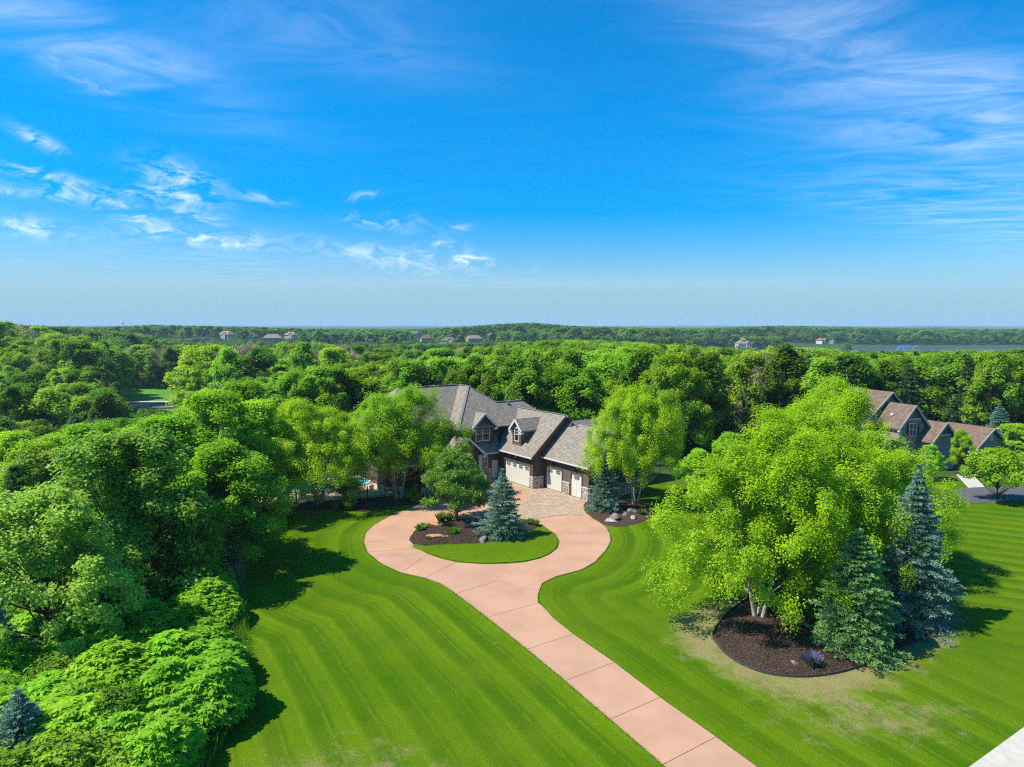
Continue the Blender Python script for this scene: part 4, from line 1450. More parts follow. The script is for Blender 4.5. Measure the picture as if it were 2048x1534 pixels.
def broadleaf(name, seed, H, Rr, clear, n_clump, n_leaf, leaf, clump_r, mat, bark, stems=1, droop=0.0, flat=0.8, jitter=0.3, trunk_r=None, top_pow=1.0, fold=0.12, low=-0.45):
    """returns (crown mesh, trunk mesh): trunk and limbs reach into the leaf clumps"""
    rng = np.random.default_rng(seed)
    zc = clear + (H - clear) * 0.48
    hz = (H - clear) * 0.55
    C, d = lobes(rng, n_clump, Rr, zc, hz, jitter, low)
    if stems > 1:      # every stem carries its own head
        si = rng.integers(0, stems, n_clump)
        sa = si * 2 * math.pi / stems + seed
        hs = np.array([1.0, 0.86, 0.93])[si % 3]
        tt = np.clip((C[:, 2] - clear) / (H - clear), 0, 1)
        nar = 0.86 - 0.52 * tt ** 1.8
        C[:, 0] = C[:, 0] * nar + np.cos(sa) * Rr * 0.36
        C[:, 1] = C[:, 1] * nar + np.sin(sa) * Rr * 0.36
        C[:, 2] = clear + (C[:, 2] - clear) * hs
    # widest low, narrowing to the top
    t = np.clip((C[:, 2] - clear) / (H - clear), 0, 1)
    if stems == 1: C[:, :2] *= np.maximum(0.3, 1 - 0.35 * t ** 2 * top_pow)[:, None]
    C[:, 2] = np.clip(C[:, 2], clear * 0.8 if stems == 1 else max(clear, 2.0 + 0.0 * H), H - clump_r * 0.4)
    per = n_leaf // n_clump
    ci = np.repeat(np.arange(n_clump), per)
    cs = rng.uniform(0.6, 1.35, n_clump) * clump_r
    off = unit(rng.normal(size=(len(ci), 3))) * (rng.random((len(ci), 1)) ** 0.5)
    off[:, 2] *= flat
    P = C[ci] + off * cs[ci][:, None]
    if droop:
        rad = np.hypot(P[:, 0], P[:, 1]) / Rr
        P[:, 2] -= droop * (rng.random(len(ci)) ** 2) * (0.3 + rad)
    up = np.array([0, 0, 1.0])
    out = unit(P - np.array([0, 0, zc - hz * 0.4]))
    N = unit(off * 0.55 + out * 0.55 + up * 0.7 + rng.normal(size=P.shape) * 0.5)
    D = unit(out * 0.7 + rng.normal(size=P.shape) * 0.7 - up * (0.25 + droop * 0.3))
    L = leaf * rng.uniform(0.7, 1.3, len(P))
    ct = rng.random(n_clump)
    tint = np.clip(0.6 * ct[ci] + 0.55 * rng.random(len(P)) - .05, 0, 1)
    crown = leaves_mesh(name + '_crown', P, N, D, L, L * 0.66, tint, mat, fold)
    # skeleton
    mb = MB()
    tr = trunk_r or H * 0.018
    rnd = random.Random(seed)
    bases = []
    for s in range(stems):
        a = s * 2 * math.pi / stems + (seed if stems > 1 else 0)
        spread = 0.0 if stems == 1 else Rr * 0.33
        top = Vector((math.cos(a) * spread, math.sin(a) * spread, H * 0.78))
        b = Vector((math.cos(a) * 0.18, math.sin(a) * 0.18, -0.3)) if stems > 1 else Vector((0, 0, -0.3))
        pts, rr = [], []
        for k in range(7):
            f = k / 6
            p = b.lerp(top, f ** 0.9)
            if stems > 1: p += Vector((math.cos(a), math.sin(a), 0)) * (0.5 * f * (1 - f))
            p += Vector((rnd.uniform(-1, 1), rnd.uniform(-1, 1), 0)) * 0.12 * f
            pts.append(p); rr.append(tr * (1.25 if k == 0 else 1) * (1 - 0.82 * f) / (1.0 if stems == 1 else 1.25))
        mb.tube(pts, rr, 7)
        bases.append(pts)
    order = list(range(n_clump)); rnd.shuffle(order)
    for k in order[:min(n_clump, 46 if stems == 1 else 30)]:
        c = Vector(C[k])
        best = min(bases, key=lambda ps: (ps[4] - c).length)
        j = max(1, min(5, int(6 * max(0.12, (c.z - 1.5) / H) * 0.8)))
        p0 = best[j]
        mid = p0.lerp(c, 0.5) + Vector((0, 0, -0.04 * H if c.z > p0.z else 0.05 * H)) * 0.6
        r0 = tr * (0.42 if stems == 1 else 0.3) * (1 - j / 8)
        mb.tube([p0, p0.lerp(mid, .6), mid.lerp(c, .4), c], [r0, r0 * .75, r0 * .5, r0 * .2], 4)
    return crown, mb.mesh(name + '_trunk', bark, smooth=True)


def spruce(name, seed, H, Rr, mat, whorls=24, per=12, twigs=12, needles=10, low=0.25, power=0.85, nl=0.16, droop=0.12):
    rng = np.random.default_rng(seed)
    Pn, Dn, Tt = [], [], []
    mb = MB()
    mb.tube([(0, 0, -.3), (0, 0, H * .5), (0, 0, H * .97)], [H * .022, H * .013, .015], 6)
    for w in range(whorls):
        f = w / (whorls - 1)
        z0 = low + (H - low) * (1 - (1 - f) ** 0.92) * 0.99
        Lr = Rr * max(0.012, (1 - z0 / H)) ** power * 1.06
        n = max(5, int(per * (0.55 + 0.55 * (1 - f))))
        for b in range(n):
            a = 2 * math.pi * (b + rng.uniform(-.3, .3)) / n + w * 0.7
            L = Lr * rng.uniform(0.70, 1.16) * (1 + 0.10 * math.sin(w * 1.9 + seed) + 0.17 * math.sin(a * 2 + w * .5 + seed))
            zz = z0 + rng.uniform(-.12, .12) * H / whorls * 2
            dirh = np.array([math.cos(a), math.sin(a), 0])
            side = np.array([-math.sin(a), math.cos(a), 0])
            bt = rng.random()
            rise = 0.35 * f
            def pos(s): return np.array([0, 0, zz]) + dirh * L * s + np.array([0, 0, L * (rise * s - droop * 2.2 * s * s + droop * 1.3 * s ** 3)])
            if L > .5 and w % 2 == 0: mb.tube([pos(0.02), pos(.5), pos(.95)], [.03, .018, .008], 3)
            nt = max(4, int(twigs * (0.35 + L / Rr)))
            for k in range(nt):
                s = 0.22 + 0.78 * (k + rng.random()) / nt
                p = pos(s)
                sd = 1 if k % 2 else -1
                tl = L * 0.34 * (1.05 - s) + min(0.16, 0.3 * L)
                td = unit(dirh * 0.85 + side * sd * rng.uniform(.35, 1.0) + np.array([0, 0, rng.uniform(-.25, .08)]))
                m = needles
                tt = rng.random(m)
                base = p + td * (tl * tt)[:, None]
                rad = unit(rng.normal(size=(m, 3)) + np.array([0, 0, .55]))
                dn = unit(td * 0.9 + rad * 0.75)
                Pn.append(base); Dn.append(dn)
                Tt.append(np.clip(0.25 * bt + 0.35 * s + 0.4 * rng.random(m), 0, 1))
    P = np.concatenate(Pn); D = np.concatenate(Dn); T = np.concatenate(Tt)
    S = unit(np.cross(D, rng.normal(size=D.shape)))
    L = nl * rng.uniform(.75, 1.3, len(P))[:, None]
    W = L * 0.20
    V = np.stack([P - S * W, P + S * W, P + D * L + S * W * .25, P + D * L - S * W * .25], 1).reshape(-1, 3)
    F = np.arange(len(P) * 4, dtype=np.int32).reshape(-1, 4)
    return np_mesh(name + '_crown', V, F, mat, T), mb.mesh(name + '_trunk', 'bark_dark', smooth=True)


def pine(name, seed, H, Rr, clear, mat, clumps=70, tufts=34, needles=12, nl=0.24):
    rng = np.random.default_rng(seed)
    zc = clear + (H - clear) * .45
    C, d = lobes(rng, clumps, Rr, zc, (H - clear) * .55, .35, -.8)
    tp = np.clip((C[:, 2] - clear) / (H - clear), 0, 1)
    C[:, :2] *= (1.12 - .72 * tp ** 1.3)[:, None]
    C[:, 2] = np.maximum(C[:, 2], clear * .6)
    mb = MB()
    pts = [Vector((0.25 * math.sin(k * 1.3) * k / 6, 0.2 * math.cos(k) * k / 6, -.3 + (H * .93 + .3) * k / 6)) for k in range(7)]
    mb.tube(pts, [H * .027 * (1 - .8 * k / 6) for k in range(7)], 7)
    for c in C:
        c = Vector(c)
        j = max(1, min(5, int(6 * (c.z - .6) / H)))
        mb.tube([pts[j], pts[j].lerp(c, .5) + Vector((0, 0, -.1)), c], [.05, .035, .012], 4)
    Pn, Dn, Tt = [], [], []
    for c, dd in zip(C, d):
        ct = rng.random()
        off = unit(rng.normal(size=(tufts, 3))) * (rng.random((tufts, 1)) ** .4) * np.array([.85, .85, .42]) * rng.uniform(.75, 1.2)
        for o in off:
            ax = unit(o * 0.5 + dd * 0.5 + np.array([0, 0, .6]))
            dn = unit(ax * 0.8 + unit(rng.normal(size=(needles, 3))))
            Pn.append(np.repeat((c + o)[None], needles, 0)); Dn.append(dn)
            Tt.append(np.clip(.4 * ct + .6 * rng.random(needles), 0, 1))
    P = np.concatenate(Pn); D = np.concatenate(Dn); T = np.concatenate(Tt)
    S = unit(np.cross(D, rng.normal(size=D.shape)))
    L = nl * rng.uniform(.7, 1.3, len(P))[:, None]
    W = L * .13
    V = np.stack([P - S * W * .6, P + S * W * .6, P + D * L * .6 + S * W, P + D * L], 1).reshape(-1, 3)
    F = np.arange(len(P) * 4, dtype=np.int32).reshape(-1, 4)
    return np_mesh(name + '_crown', V, F, mat, T), mb.mesh(name + '_trunk', 'bark_grey', smooth=True)


def bare_tree(name, seed, H, Rr, n=5200, leafy=0.0):
    rng = np.random.default_rng(seed)
    rnd = random.Random(seed)
    mb = MB()
    top = Vector((rnd.uniform(-.5, .5), rnd.uniform(-.5, .5), H * .8))
    pts = [Vector((0, 0, -.3)).lerp(top, k / 5) + Vector((rnd.uniform(-.15, .15), rnd.uniform(-.15, .15), 0)) * k * .5 for k in range(6)]
    mb.tube(pts, [H * .016 * (1 - .85 * k / 5) for k in range(6)], 5)
    tips = []
    for k in range(30):
        j = rnd.randint(1, 5)
        a = rnd.uniform(0, 6.28)
        L = Rr * rnd.uniform(.5, 1.05) * (1.15 - .12 * j)
        e = pts[j] + Vector((math.cos(a) * L, math.sin(a) * L, L * rnd.uniform(.35, 1.1)))
        e.z = min(e.z, H)
        mb.tube([pts[j], pts[j].lerp(e, .5) + Vector((0, 0, -.25)), e], [.07, .045, .015], 4)
        tips.append((pts[j], e))
    s = np.array([[*a, *b] for a, b in tips])
    i = rng.integers(0, len(s), n)
    t = rng.uniform(.3, 1.0, n)[:, None]
    P = s[i, :3] * (1 - t) + s[i, 3:] * t + rng.normal(size=(n, 3)) * .45
    D = unit(unit(s[i, 3:] - s[i, :3]) + rng.normal(size=(n, 3)) * .7 + np.array([0, 0, .4]))
    S = unit(np.cross(D, rng.normal(size=D.shape)))
    L = rng.uniform(.5, 1.2, n)[:, None]
    W = 0.028
    V = np.stack([P - S * W, P + S * W, P + D * L + S * W * .3, P + D * L - S * W * .3], 1).reshape(-1, 3)
    F = np.arange(n * 4, dtype=np.int32).reshape(-1, 4)
    return np_mesh(name + '_crown', V, F, 'twig_grey', rng.random(n)), mb.mesh(name + '_trunk', 'bark_grey', smooth=True)


def sumac(name, seed, Rr, H, n=1250, leaf=0.29, mat='leaf_sumac', leaflets=9):
    """mounded thicket shrub: umbrella rosettes of drooping leaves on stems"""
    rng = np.random.default_rng(seed)
    a = rng.uniform(0, 6.283, n); r = np.sqrt(rng.random(n)) * Rr
    k1 = rng.normal(size=(5, 2)) * 2.0 / Rr * 1.6
    x, y = r * np.cos(a), r * np.sin(a)
    bump = sum(np.sin(x * k[0] + y * k[1] + i) for i, k in enumerate(k1)) / 5
    edge = np.clip(1 - (r / Rr) ** 2.6, 0, 1) ** .5
    z = H * (0.28 + 0.72 * edge * (0.80 + 0.62 * bump)) * rng.uniform(.82, 1.08, n)
    low = rng.random(n) < .22
    z = np.where(low, z * rng.uniform(.35, .85, n), z)
    C = np.stack([x, y, z], -1)
    i = np.repeat(np.arange(n), leaflets)
    th = np.tile(np.arange(leaflets) * 2 * math.pi / leaflets, n) + rng.uniform(-.3, .3, n * leaflets) + np.repeat(rng.uniform(0, 6.28, n), leaflets)
    out = np.stack([x / Rr, y / Rr, np.full(n, .0)], -1)[i]
    D = unit(np.stack([np.cos(th), np.sin(th), rng.uniform(-.35, .35, len(th))], -1) + out * .5)
    N = unit(np.array([0, 0, 1.0]) + D * .25 + out * .35 + rng.normal(size=D.shape) * .22)
    L = leaf * rng.uniform(.7, 1.25, len(i))
    tint = np.clip(.45 * rng.random(n)[i] + .55 * rng.random(len(i)), 0, 1)
    crown = leaves_mesh(name + '_foliage', C[i], N, D, L, L * .46, tint, mat, fold=.04)
    mb = MB()
    for k in range(0, n, 30):
        c = Vector(C[k])
        b = Vector((c.x * .55, c.y * .55, -.1))
        mb.tube([b, b.lerp(c, .5) + Vector((0, 0, .15)), c], [.03, .022, .01], 4)
    return crown, mb.mesh(name + '_stems', 'bark_dark', smooth=True)


def tuft_mesh(name, seed, n, h, spread, mat, w=0.02, lean=.6):
    rng = np.random.default_rng(seed)
    a = rng.uniform(0, 6.283, n)
    base = np.stack([np.cos(a), np.sin(a), np.zeros(n)], -1) * (rng.random((n, 1)) ** .5) * spread * .35
    D = unit(np.stack([np.cos(a), np.sin(a), np.zeros(n)], -1) * rng.uniform(.05, lean, (n, 1)) + np.array([0, 0, 1]))
    S = np.stack([-np.sin(a), np.cos(a), np.zeros(n)], -1)
    L = h * rng.uniform(.6, 1.15, (n, 1))
    V = np.stack([base - S * w, base + S * w, base + D * L * .7 + S * w * .8, base + D * L + np.array([0, 0, -.12]) * L], 1).reshape(-1, 3)
    return np_mesh(name, V, np.arange(n * 4, dtype=np.int32).reshape(-1, 4), mat, rng.random(n))


TREE_N = [0]


def plant(name, meshes, loc, scale=1.0, rz=0.0, label='', cat='tree', group=None, parts=('crown', 'trunk')):
    e = empty(name, loc, rz)
    s = scale if isinstance(scale, tuple) else (scale, scale, scale)
    e.scale = s
    tag(e, label, cat, group)
    for me, pn in zip(meshes, parts):
        mobj(pn, me, e)
    TREE_N[0] += 1
    return e


# ------------------------------------------------------------------ templates
OAK = [broadleaf('oak%d' % k, 20 + k, 11.5, 5.3, 1.2, 160, 46000, .23, .84, 'leaf_oak', 'bark_dark', jitter=.7, low=-.6) for k in range(2)]
MAPLE = [broadleaf('maple%d' % k, 40 + k, 11.5, 4.6, 1.4, 135, 34000, .24, .80, 'leaf_maple', 'bark_dark', jitter=.7, top_pow=1.5, low=-.6) for k in range(3)]
BIRCH = [broadleaf('birch%d' % k, 60 + k, 13.0, 5.5, [1.3, 1.2, 3.0][k], 400, 125000, .135, .68, 'leaf_birch', 'bark_birch', stems=3, droop=.8, flat=.85, jitter=.5, trunk_r=.16, low=-.75) for k in range(3)]
FOREST = [broadleaf('wood%d' % k, 80 + k, 15.0, [4.9, 4.2, 5.3, 3.4, 4.8][k], [2.6, 2.0, 3.4, 1.6, 3.0][k], [78, 64, 92, 56, 40][k], 13500, .40, [1.2, 1.15, 1.15, 1.05, 1.25][k], 'leaf_forest', ['bark_dark', 'bark_dark', 'bark_dark', 'bark_dark', 'bark_grey'][k],
                    jitter=[.5, .6, .65, .5, .8][k], flat=[.75, .9, .65, 1.0, .8][k], top_pow=[1.0, 2.0, .6, 1.8, 1.0][k], low=-.6) for k in range(5)]
FARTREE = [broadleaf('far%d' % k, 100 + k, 14.0, 5.2, 2.0, 30, 1100, 1.05, 1.5, 'leaf_far', 'bark_dark', jitter=.3) for k in range(4)]
BLUE = spruce('blue_spruce', 7, 9.8, 3.0, 'needle_blue', 30, 15, 16, 13, low=.35, power=.92, nl=.15)
BLUE2 = spruce('blue_spruce_small', 8, 5.8, 2.15, 'needle_blue', 20, 13, 14, 13, low=.15, power=.92, nl=.13)
GREEN = spruce('green_spruce', 9, 8.2, 2.95, 'needle_green', 30, 15, 16, 13, low=.2, power=.7, nl=.15)
FIR = spruce('wood_spruce', 12, 13.0, 2.9, 'needle_dark', 22, 10, 8, 6, low=.6, power=.95, nl=.38)
PINE = pine('pine', 13, 6.6, 2.9, 1.5, 'needle_pine', 72, 46, 13, .30)
BARE_SHRUB = bare_tree('bare_shrub', 35, 10.5, 5.0, 420)
BARE = [bare_tree('bare%d' % k, 30 + k, 10.5, 3.4) for k in range(3)]
SUMAC = [sumac('sumac%d' % k, 50 + k, 2.3, 2.6) for k in range(3)]
BUSH = [broadleaf('bush%d' % k, 70 + k, 2.6, 1.6, .2, 26, 3600, .2, .6, 'leaf_bush', 'bark_dark', jitter=.3) for k in range(2)]
LOLLI = broadleaf('lawn_maple', 75, 5.4, 3.0, 1.55, 90, 16000, .24, .75, 'leaf_maple', 'bark_dark', jitter=.2)
rnd = random.Random(77)
g0 = lambda x, y: (x, y, float(terr(x, y)))

# ---- river birches
for (x, y, s, rz, k, lab) in (
        (-19.9, 70.6, (1.12, 1.12, .86), .3, 1, 'leftmost bright yellow green birch clump standing by the pool fence'),
        (-12.2, 73.0, (1.18, 1.18, .95), 1.2, 2, 'wide bright birch in front of the covered porch of the brown house'),
        (12.6, 70.4, (.92, .92, .98), 2.5, 2, 'bright green birch at the right end of the garage, rising from the mulch bed'),
        (15.6, 42.8, (1.06, 1.06, .93), 4.0, 0, 'front river birch leaning over the near edge of the mulch island'),
        (19.4, 45.4, (1.0, 1.0, 1.0), 5.2, 1, 'middle river birch with pale forked trunk in the large mulch island'),
        (20.4, 48.0, (.85, .85, .95), 2.2, 0, 'birch in the centre of the clump, behind the pale forked trunk'),
        (27.0, 51.0, (.95, .95, .82), .8, 0, 'birch standing behind the tall blue spruce in the large mulch island'),
        (24.2, 54.5, (1.02, 1.02, 1.10), 3.0, 1, 'tallest birch at the back of the clump, hiding the neighbouring house')):
    plant('river_birch', BIRCH[k], g0(x, y), s, rz, lab, 'tree', 'river birches')

# ---- conifers near the house
plant('blue_spruce', BLUE2, (-.82, 59.6, .1), 1.0, .4, 'round blue spruce in the driveway island beside the pine', 'tree', 'blue spruces')
plant('blue_spruce', BLUE2, (9.2, 68.2, .1), (.86, .86, 1.12), 2.2, 'slim blue spruce at the right corner of the garage', 'tree', 'blue spruces')
plant('blue_spruce', BLUE, (24.9, 42.2, .05), (.86, .86, 1.0), .9, 'tall blue spruce on the right side of the large mulch island', 'tree', 'blue spruces')
plant('green_spruce', GREEN, (19.5, 38.4, .05), (.80, .80, .84), 2.9, 'dense dark green spruce at the front of the large mulch island', 'tree')
plant('green_spruce', GREEN, (19.4, 46.3, .05), (.8, .8, .8), 1.1, 'shaded green spruce tucked under the birches of the large mulch island', 'tree')
plant('pine_tree', PINE, (-5.2, 64.0, .12), 1.0, .5, 'bushy green pine with bare lower trunk in the driveway island', 'tree')
plant('blue_spruce', BLUE2, g0(-19.8, 26.9), (.85, .85, .66), 1.5, 'blue green spruce in the bottom corner below the sumac thicket', 'tree', 'blue spruces')
plant('blue_spruce', BLUE2, g0(-26.4, 34.2), .9, 2.5, 'dark blue spruce cut off at the picture edge behind the sumac', 'tree', 'blue spruces')
for (px, Y, top, lab) in ((20, 112, 832, 'dark blue spruce at the far edge of the valley wood'), (142, 116, 823, 'pale blue spruce standing alone below the meadow pond'), (182, 118, 830, 'smaller blue spruce right beside the pale one below the pond'), (2000, 98, 808, 'silvery blue spruce behind the plain gable of the neighbouring house')):
    x, y, zt = at(px, top, Y)
    z = float(terr(x, y))
    plant('blue_spruce', BLUE, (x, y, z), (.95, .95, (zt - z) / 9.8), rnd.uniform(0, 6), lab, 'tree', 'blue spruces')

# ---- the broadleaf trees on the left: (pixel column, row of the top, distance, kind, template, radius factor)
left = [
    (235, 872, 44.5, 'oak', 0, 1.12, 'large dark green oak above the sumac thicket'),
    (78, 975, 37, 'oak', 1, .9, 'dark oak cut by the picture edge above the sumac'),
    (345, 838, 54, 'maple', 0, 1.1, 'broad maple directly behind the large oak'),
    (452, 890, 51.5, 'maple', 1, .95, 'maple at the lawn edge nearest the pool'),
    (120, 905, 53, 'oak', 1, 1.0, 'oak standing behind the large oak towards the valley'),
    (420, 792, 63, 'maple', 2, 1.1, 'tall bright maple left of the pool'),
    (522, 806, 68, 'maple', 0, .95, 'bright maple touching the pool side birch'),
    (290, 858, 67, 'maple', 1, 1.0, 'mid green maple deep in the tree belt left of the lawn'),
    (190, 852, 72, 'maple', 2, 1.1, 'pale maple in the middle of the tree belt'),
    (55, 890, 62, 'maple', 0, 1.1, 'maple at the outer end of the tree belt'),
    (15, 868, 80, 'maple', 1, 1.1, 'hazy maple low on the valley slope'),
    (428, 784, 78, 'maple', 1, 1.0, 'maple standing up against the meadow'),
    (478, 768, 82, 'maple', 2, 1.05, 'highest maple of the belt, below the far meadow'),
    (105, 872, 90, 'maple', 0, 1.15, 'maple on the slope just above the blue spruces'),
    (245, 862, 86, 'maple', 2, 1.1, 'maple filling the gap above the oak row'),
    (300, 850, 92, 'maple', 0, .9, 'maple at the foot of the meadow'),
    (560, 855, 78, 'maple', 1, .8, 'small maple behind the pool side birch'),
    (5, 1010, 46, 'maple', 2, .9, 'maple at the picture edge beside the dark cedar'),
]
for (px, top, Y, kind, k, rf, lab) in left:
    x, y, zt = at(px, top, Y)
    z = float(terr(x, y))
    h = zt - z
    plant(kind + '_tree', (OAK if kind == 'oak' else MAPLE)[k], (x, y, z), (rf, rf, h / 11.5), rnd.uniform(0, 6.28), lab, 'tree', 'trees left of the lawn')
x, y, zt = at(30, 935, 47)
plant('cedar_tree', FIR, (x, y, -1), (.8, .8, (zt + 1) / 13), 1.0, 'dark brownish cedar between the broadleaf trees at the edge', 'tree')
# small bright sapling against the oaks
x, y, zt = at(385, 985, 45)
plant('sapling', BUSH[1], (x, y, 0), (1.0, 1.0, zt / 2.6), .4, 'slender bright sapling in front of the lawn edge maples', 'tree')

# ---- sumac thicket bottom left
sum_spots = [(-15.2, 31.2, 1.25, 1.1), (-16.8, 34.6, 1.25, 1.05), (-19.0, 32.0, 1.2, 1.1), (-18.6, 37.6, 1.1, 1.0), (-20.6, 35.4, 1.15, .95), (-18.3, 28.6, 1.2, 1.0), (-15.3, 27.6, 1.0, .9),
             (-21.8, 39.6, 1.05, .8), (-18.9, 41.6, .95, .95), (-23.4, 36.6, 1.05, .85), (-24.6, 33.6, 1.1, .9), (-21.8, 31.6, 1.1, .85), (-20.2, 44.6, .9, .85), (-21.4, 47.6, .8, .8), (-26.4, 39.2, 1.1, .9), (-21.2, 29.2, 1.1, .85), (-17.2, 25.6, 1.0, .8), (-23.4, 29.6, 1.1, .85)]
for q, (x, y, s, hs) in enumerate(sum_spots):
    where = ['nearest the lawn corner', 'in the middle of the lawn side', 'in the heart of the thicket', 'below the large oak', 'behind the central mound', 'at the bottom edge of the picture', 'lowest at the lawn side', 'in the shade of the oak',
             'at the upper lawn side', 'towards the blue spruce', 'against the blue spruce', 'between the two blue spruces', 'under the maple by the lawn', 'farthest up the lawn edge', 'at the far end by the picture edge', 'just behind the corner spruce', 'cut off by the bottom edge below the lawn side', 'at the left picture edge behind the corner spruce'][q]
    plant('sumac_bush', SUMAC[q % 3], g0(x, y), (s, s, hs), rnd.uniform(0, 6.28), 'mounded bright green sumac ' + where, 'shrub', 'sumac thicket', ('foliage', 'stems'))
# brush along the lawn edge below the maples
for q, (x, y, s_) in enumerate(((-21.4, 50.4, 1.0), (-22.6, 53.2, 1.1), (-23.2, 56.2, 1.0), (-24.0, 59.4, 1.15), (-24.9, 62.6, 1.1), (-26.0, 66.0, 1.2), (-22.6, 46.6, .9), (-24.4, 42.6, .9))):
    lab = ['first dark bush at the lawn edge beyond the sumac', 'second dark bush along the maple edge', 'third dark bush along the maple edge', 'dark bush at the middle of the maple edge', 'dark bush at the far half of the maple edge', 'dark bush where the maple edge meets the pool bed', 'low bush behind the grey leafless shrub', 'low bush in the shade of the large oak'][q]
    plant('bush', BUSH[q % 2], g0(x, y), s_, q * 1.3, lab, 'shrub', 'bushes along the lawn edge', ('foliage', 'stems'))
# grey leafless shrubs at the lawn edge
for (x, y, s, lab) in ((-20.0, 49.0, .26, 'grey leafless shrub at the lawn edge beyond the sumac'), (-18.9, 46.4, .2, 'small grey leafless shrub beside the sumac'), (-22.3, 38.2, .22, 'dead brush showing between the sumac mounds')):
    plant('bare_shrub', BARE_SHRUB, g0(x, y), s, 1.0, lab, 'shrub', None, ('branches', 'trunk'))

# ---- trees close behind the house and beside the neighbour
x, y, zt = at(1345, 713, 92)
plant('maple_tree', MAPLE[1], (x, y, 0), (1.15, 1.15, zt / 11.5), 2.0, 'tall bright maple rising behind the right end of the garage', 'tree')
x, y, zt = at(1438, 738, 112)
plant('dead_tree', BARE_SHRUB, (x, y, float(terr(x, y))), (.8, .8, (zt - float(terr(x, y))) / 10.5), .7, 'grey dead tree with bare forked limbs right of the tall maple', 'tree', None, ('branches', 'trunk'))
plant('lawn_maple', LOLLI, (50.36, 71.4, 0), 1.0, 0, 'neat round maple with thin trunk on the neighbouring lawn', 'tree')
for (px, top, Y, rf, lab) in ((2040, 850, 92, .8, 'dark maple behind the plain gable at the picture edge'), (1925, 862, 84, .34, 'loose tree in front of the neighbouring entry gable'), (1862, 892, 82, .34, 'low maple before the neighbouring house wall'),
                              (1460, 868, 70, .55, 'light maple standing between the garage and the birch clump'), (1395, 900, 76, .5, 'young maple beyond the garage bed')):
    x, y, zt = at(px, top, Y)
    plant('maple_tree', MAPLE[rnd.randrange(3)], (x, y, 0), (rf, rf, zt / 11.5), rnd.uniform(0, 6), lab, 'tree', 'maples around the neighbouring house')

# ------------------------------------------------------------------ the wood
def in_clear(x, y):
    """open ground where no forest tree stands"""
    if y < 96 and x > -34: return True
    if y < 92 and x > -60 and x < 70: return True
    if 30 < x < 78 and y < 104: return True
    if y < 100 and x < -34: return True
    a = x / y
    if -0.565 < a < -0.33 and 212 < y < 292: return True      # meadow and pond
    if -0.56 < a < -0.30 and 190 < y <= 212: return True
    if 700 < y < 1050 and a > 0.38: return True               # lake
    if 730 < y < 850 and a > 0.27: return True
    for hx, hy, hw, hd in FAR_HOUSES:
        if abs(x - hx) < hw and hy - hd < y < hy + 8: return 'low' if y < hy - 14 else True
    return False


def forest_points():
    rng = np.random.default_rng(2024)
    pts = []
    # jittered rows, spacing grows with distance
    y = 97.0
    while y < 1900:
        sp = 6.6 if y < 240 else 7.5 if y < 420 else 9.5 if y < 800 else 14.0
        w = 0.86 * y + 25
        x = -w + rng.uniform(0, sp)
        while x < w:
            px, py = x + rng.uniform(-.35, .35) * sp, y + rng.uniform(-.4, .4) * sp
            ic = in_clear(px, py)
            if ic is not True: pts.append((px, py, ic == 'low'))
            x += sp
        y += sp * 0.9
    return pts


def proj_row(x, y, z):
    c, s = math.cos(PITCH), math.sin(PITCH)
    z -= CAM_Z
    dep = y * c - z * s
    return 1024 + FPX * x / dep, 767 - FPX * (y * s + z * c) / dep


def skyline_limit(px, y):
    """highest row the wood may reach at this column (read off the photograph)"""
    if y < 175:
        if y < 125 and px < 235: return 842.0
        xs = [-300, 0, 215, 245, 375, 420, 600, 700, 800, 900, 1000, 1100, 1250, 1400, 1480, 1550, 1640, 1700, 1850, 2048, 2400]
        ys = [770, 768, 765, 832, 832, 775, 740, 728, 720, 712, 700, 684, 690, 690, 702, 684, 690, 712, 706, 700, 695]
    elif y < 215 and 235 < px < 385:
        return 834.0
    elif y < 420:
        xs = [-300, 0, 60, 140, 260, 420, 560, 700, 820, 950, 1100, 1300, 1500, 1700, 2048, 2400]
        ys = [632, 640, 650, 668, 690, 690, 684, 690, 700, 694, 680, 686, 700, 702, 702, 700]
    elif y < 780:
        xs = [-300, 0, 60, 140, 260, 380, 600, 800, 1000, 1200, 1440, 1500, 1750, 2048, 2400]
        ys = [640, 646, 652, 655, 664, 686, 690, 688, 684, 680, 706, 706, 702, 704, 704]
    else:
        xs = [-300, 0, 200, 300, 420, 600, 800, 900, 1000, 1060, 1150, 1300, 1420, 1560, 1700, 1850, 2048, 2400]
        ys = [648, 652, 654, 650, 652, 657, 659, 655, 648, 645, 652, 656, 656, 651, 654, 658, 658, 658]
    return np.interp(px, xs, ys)


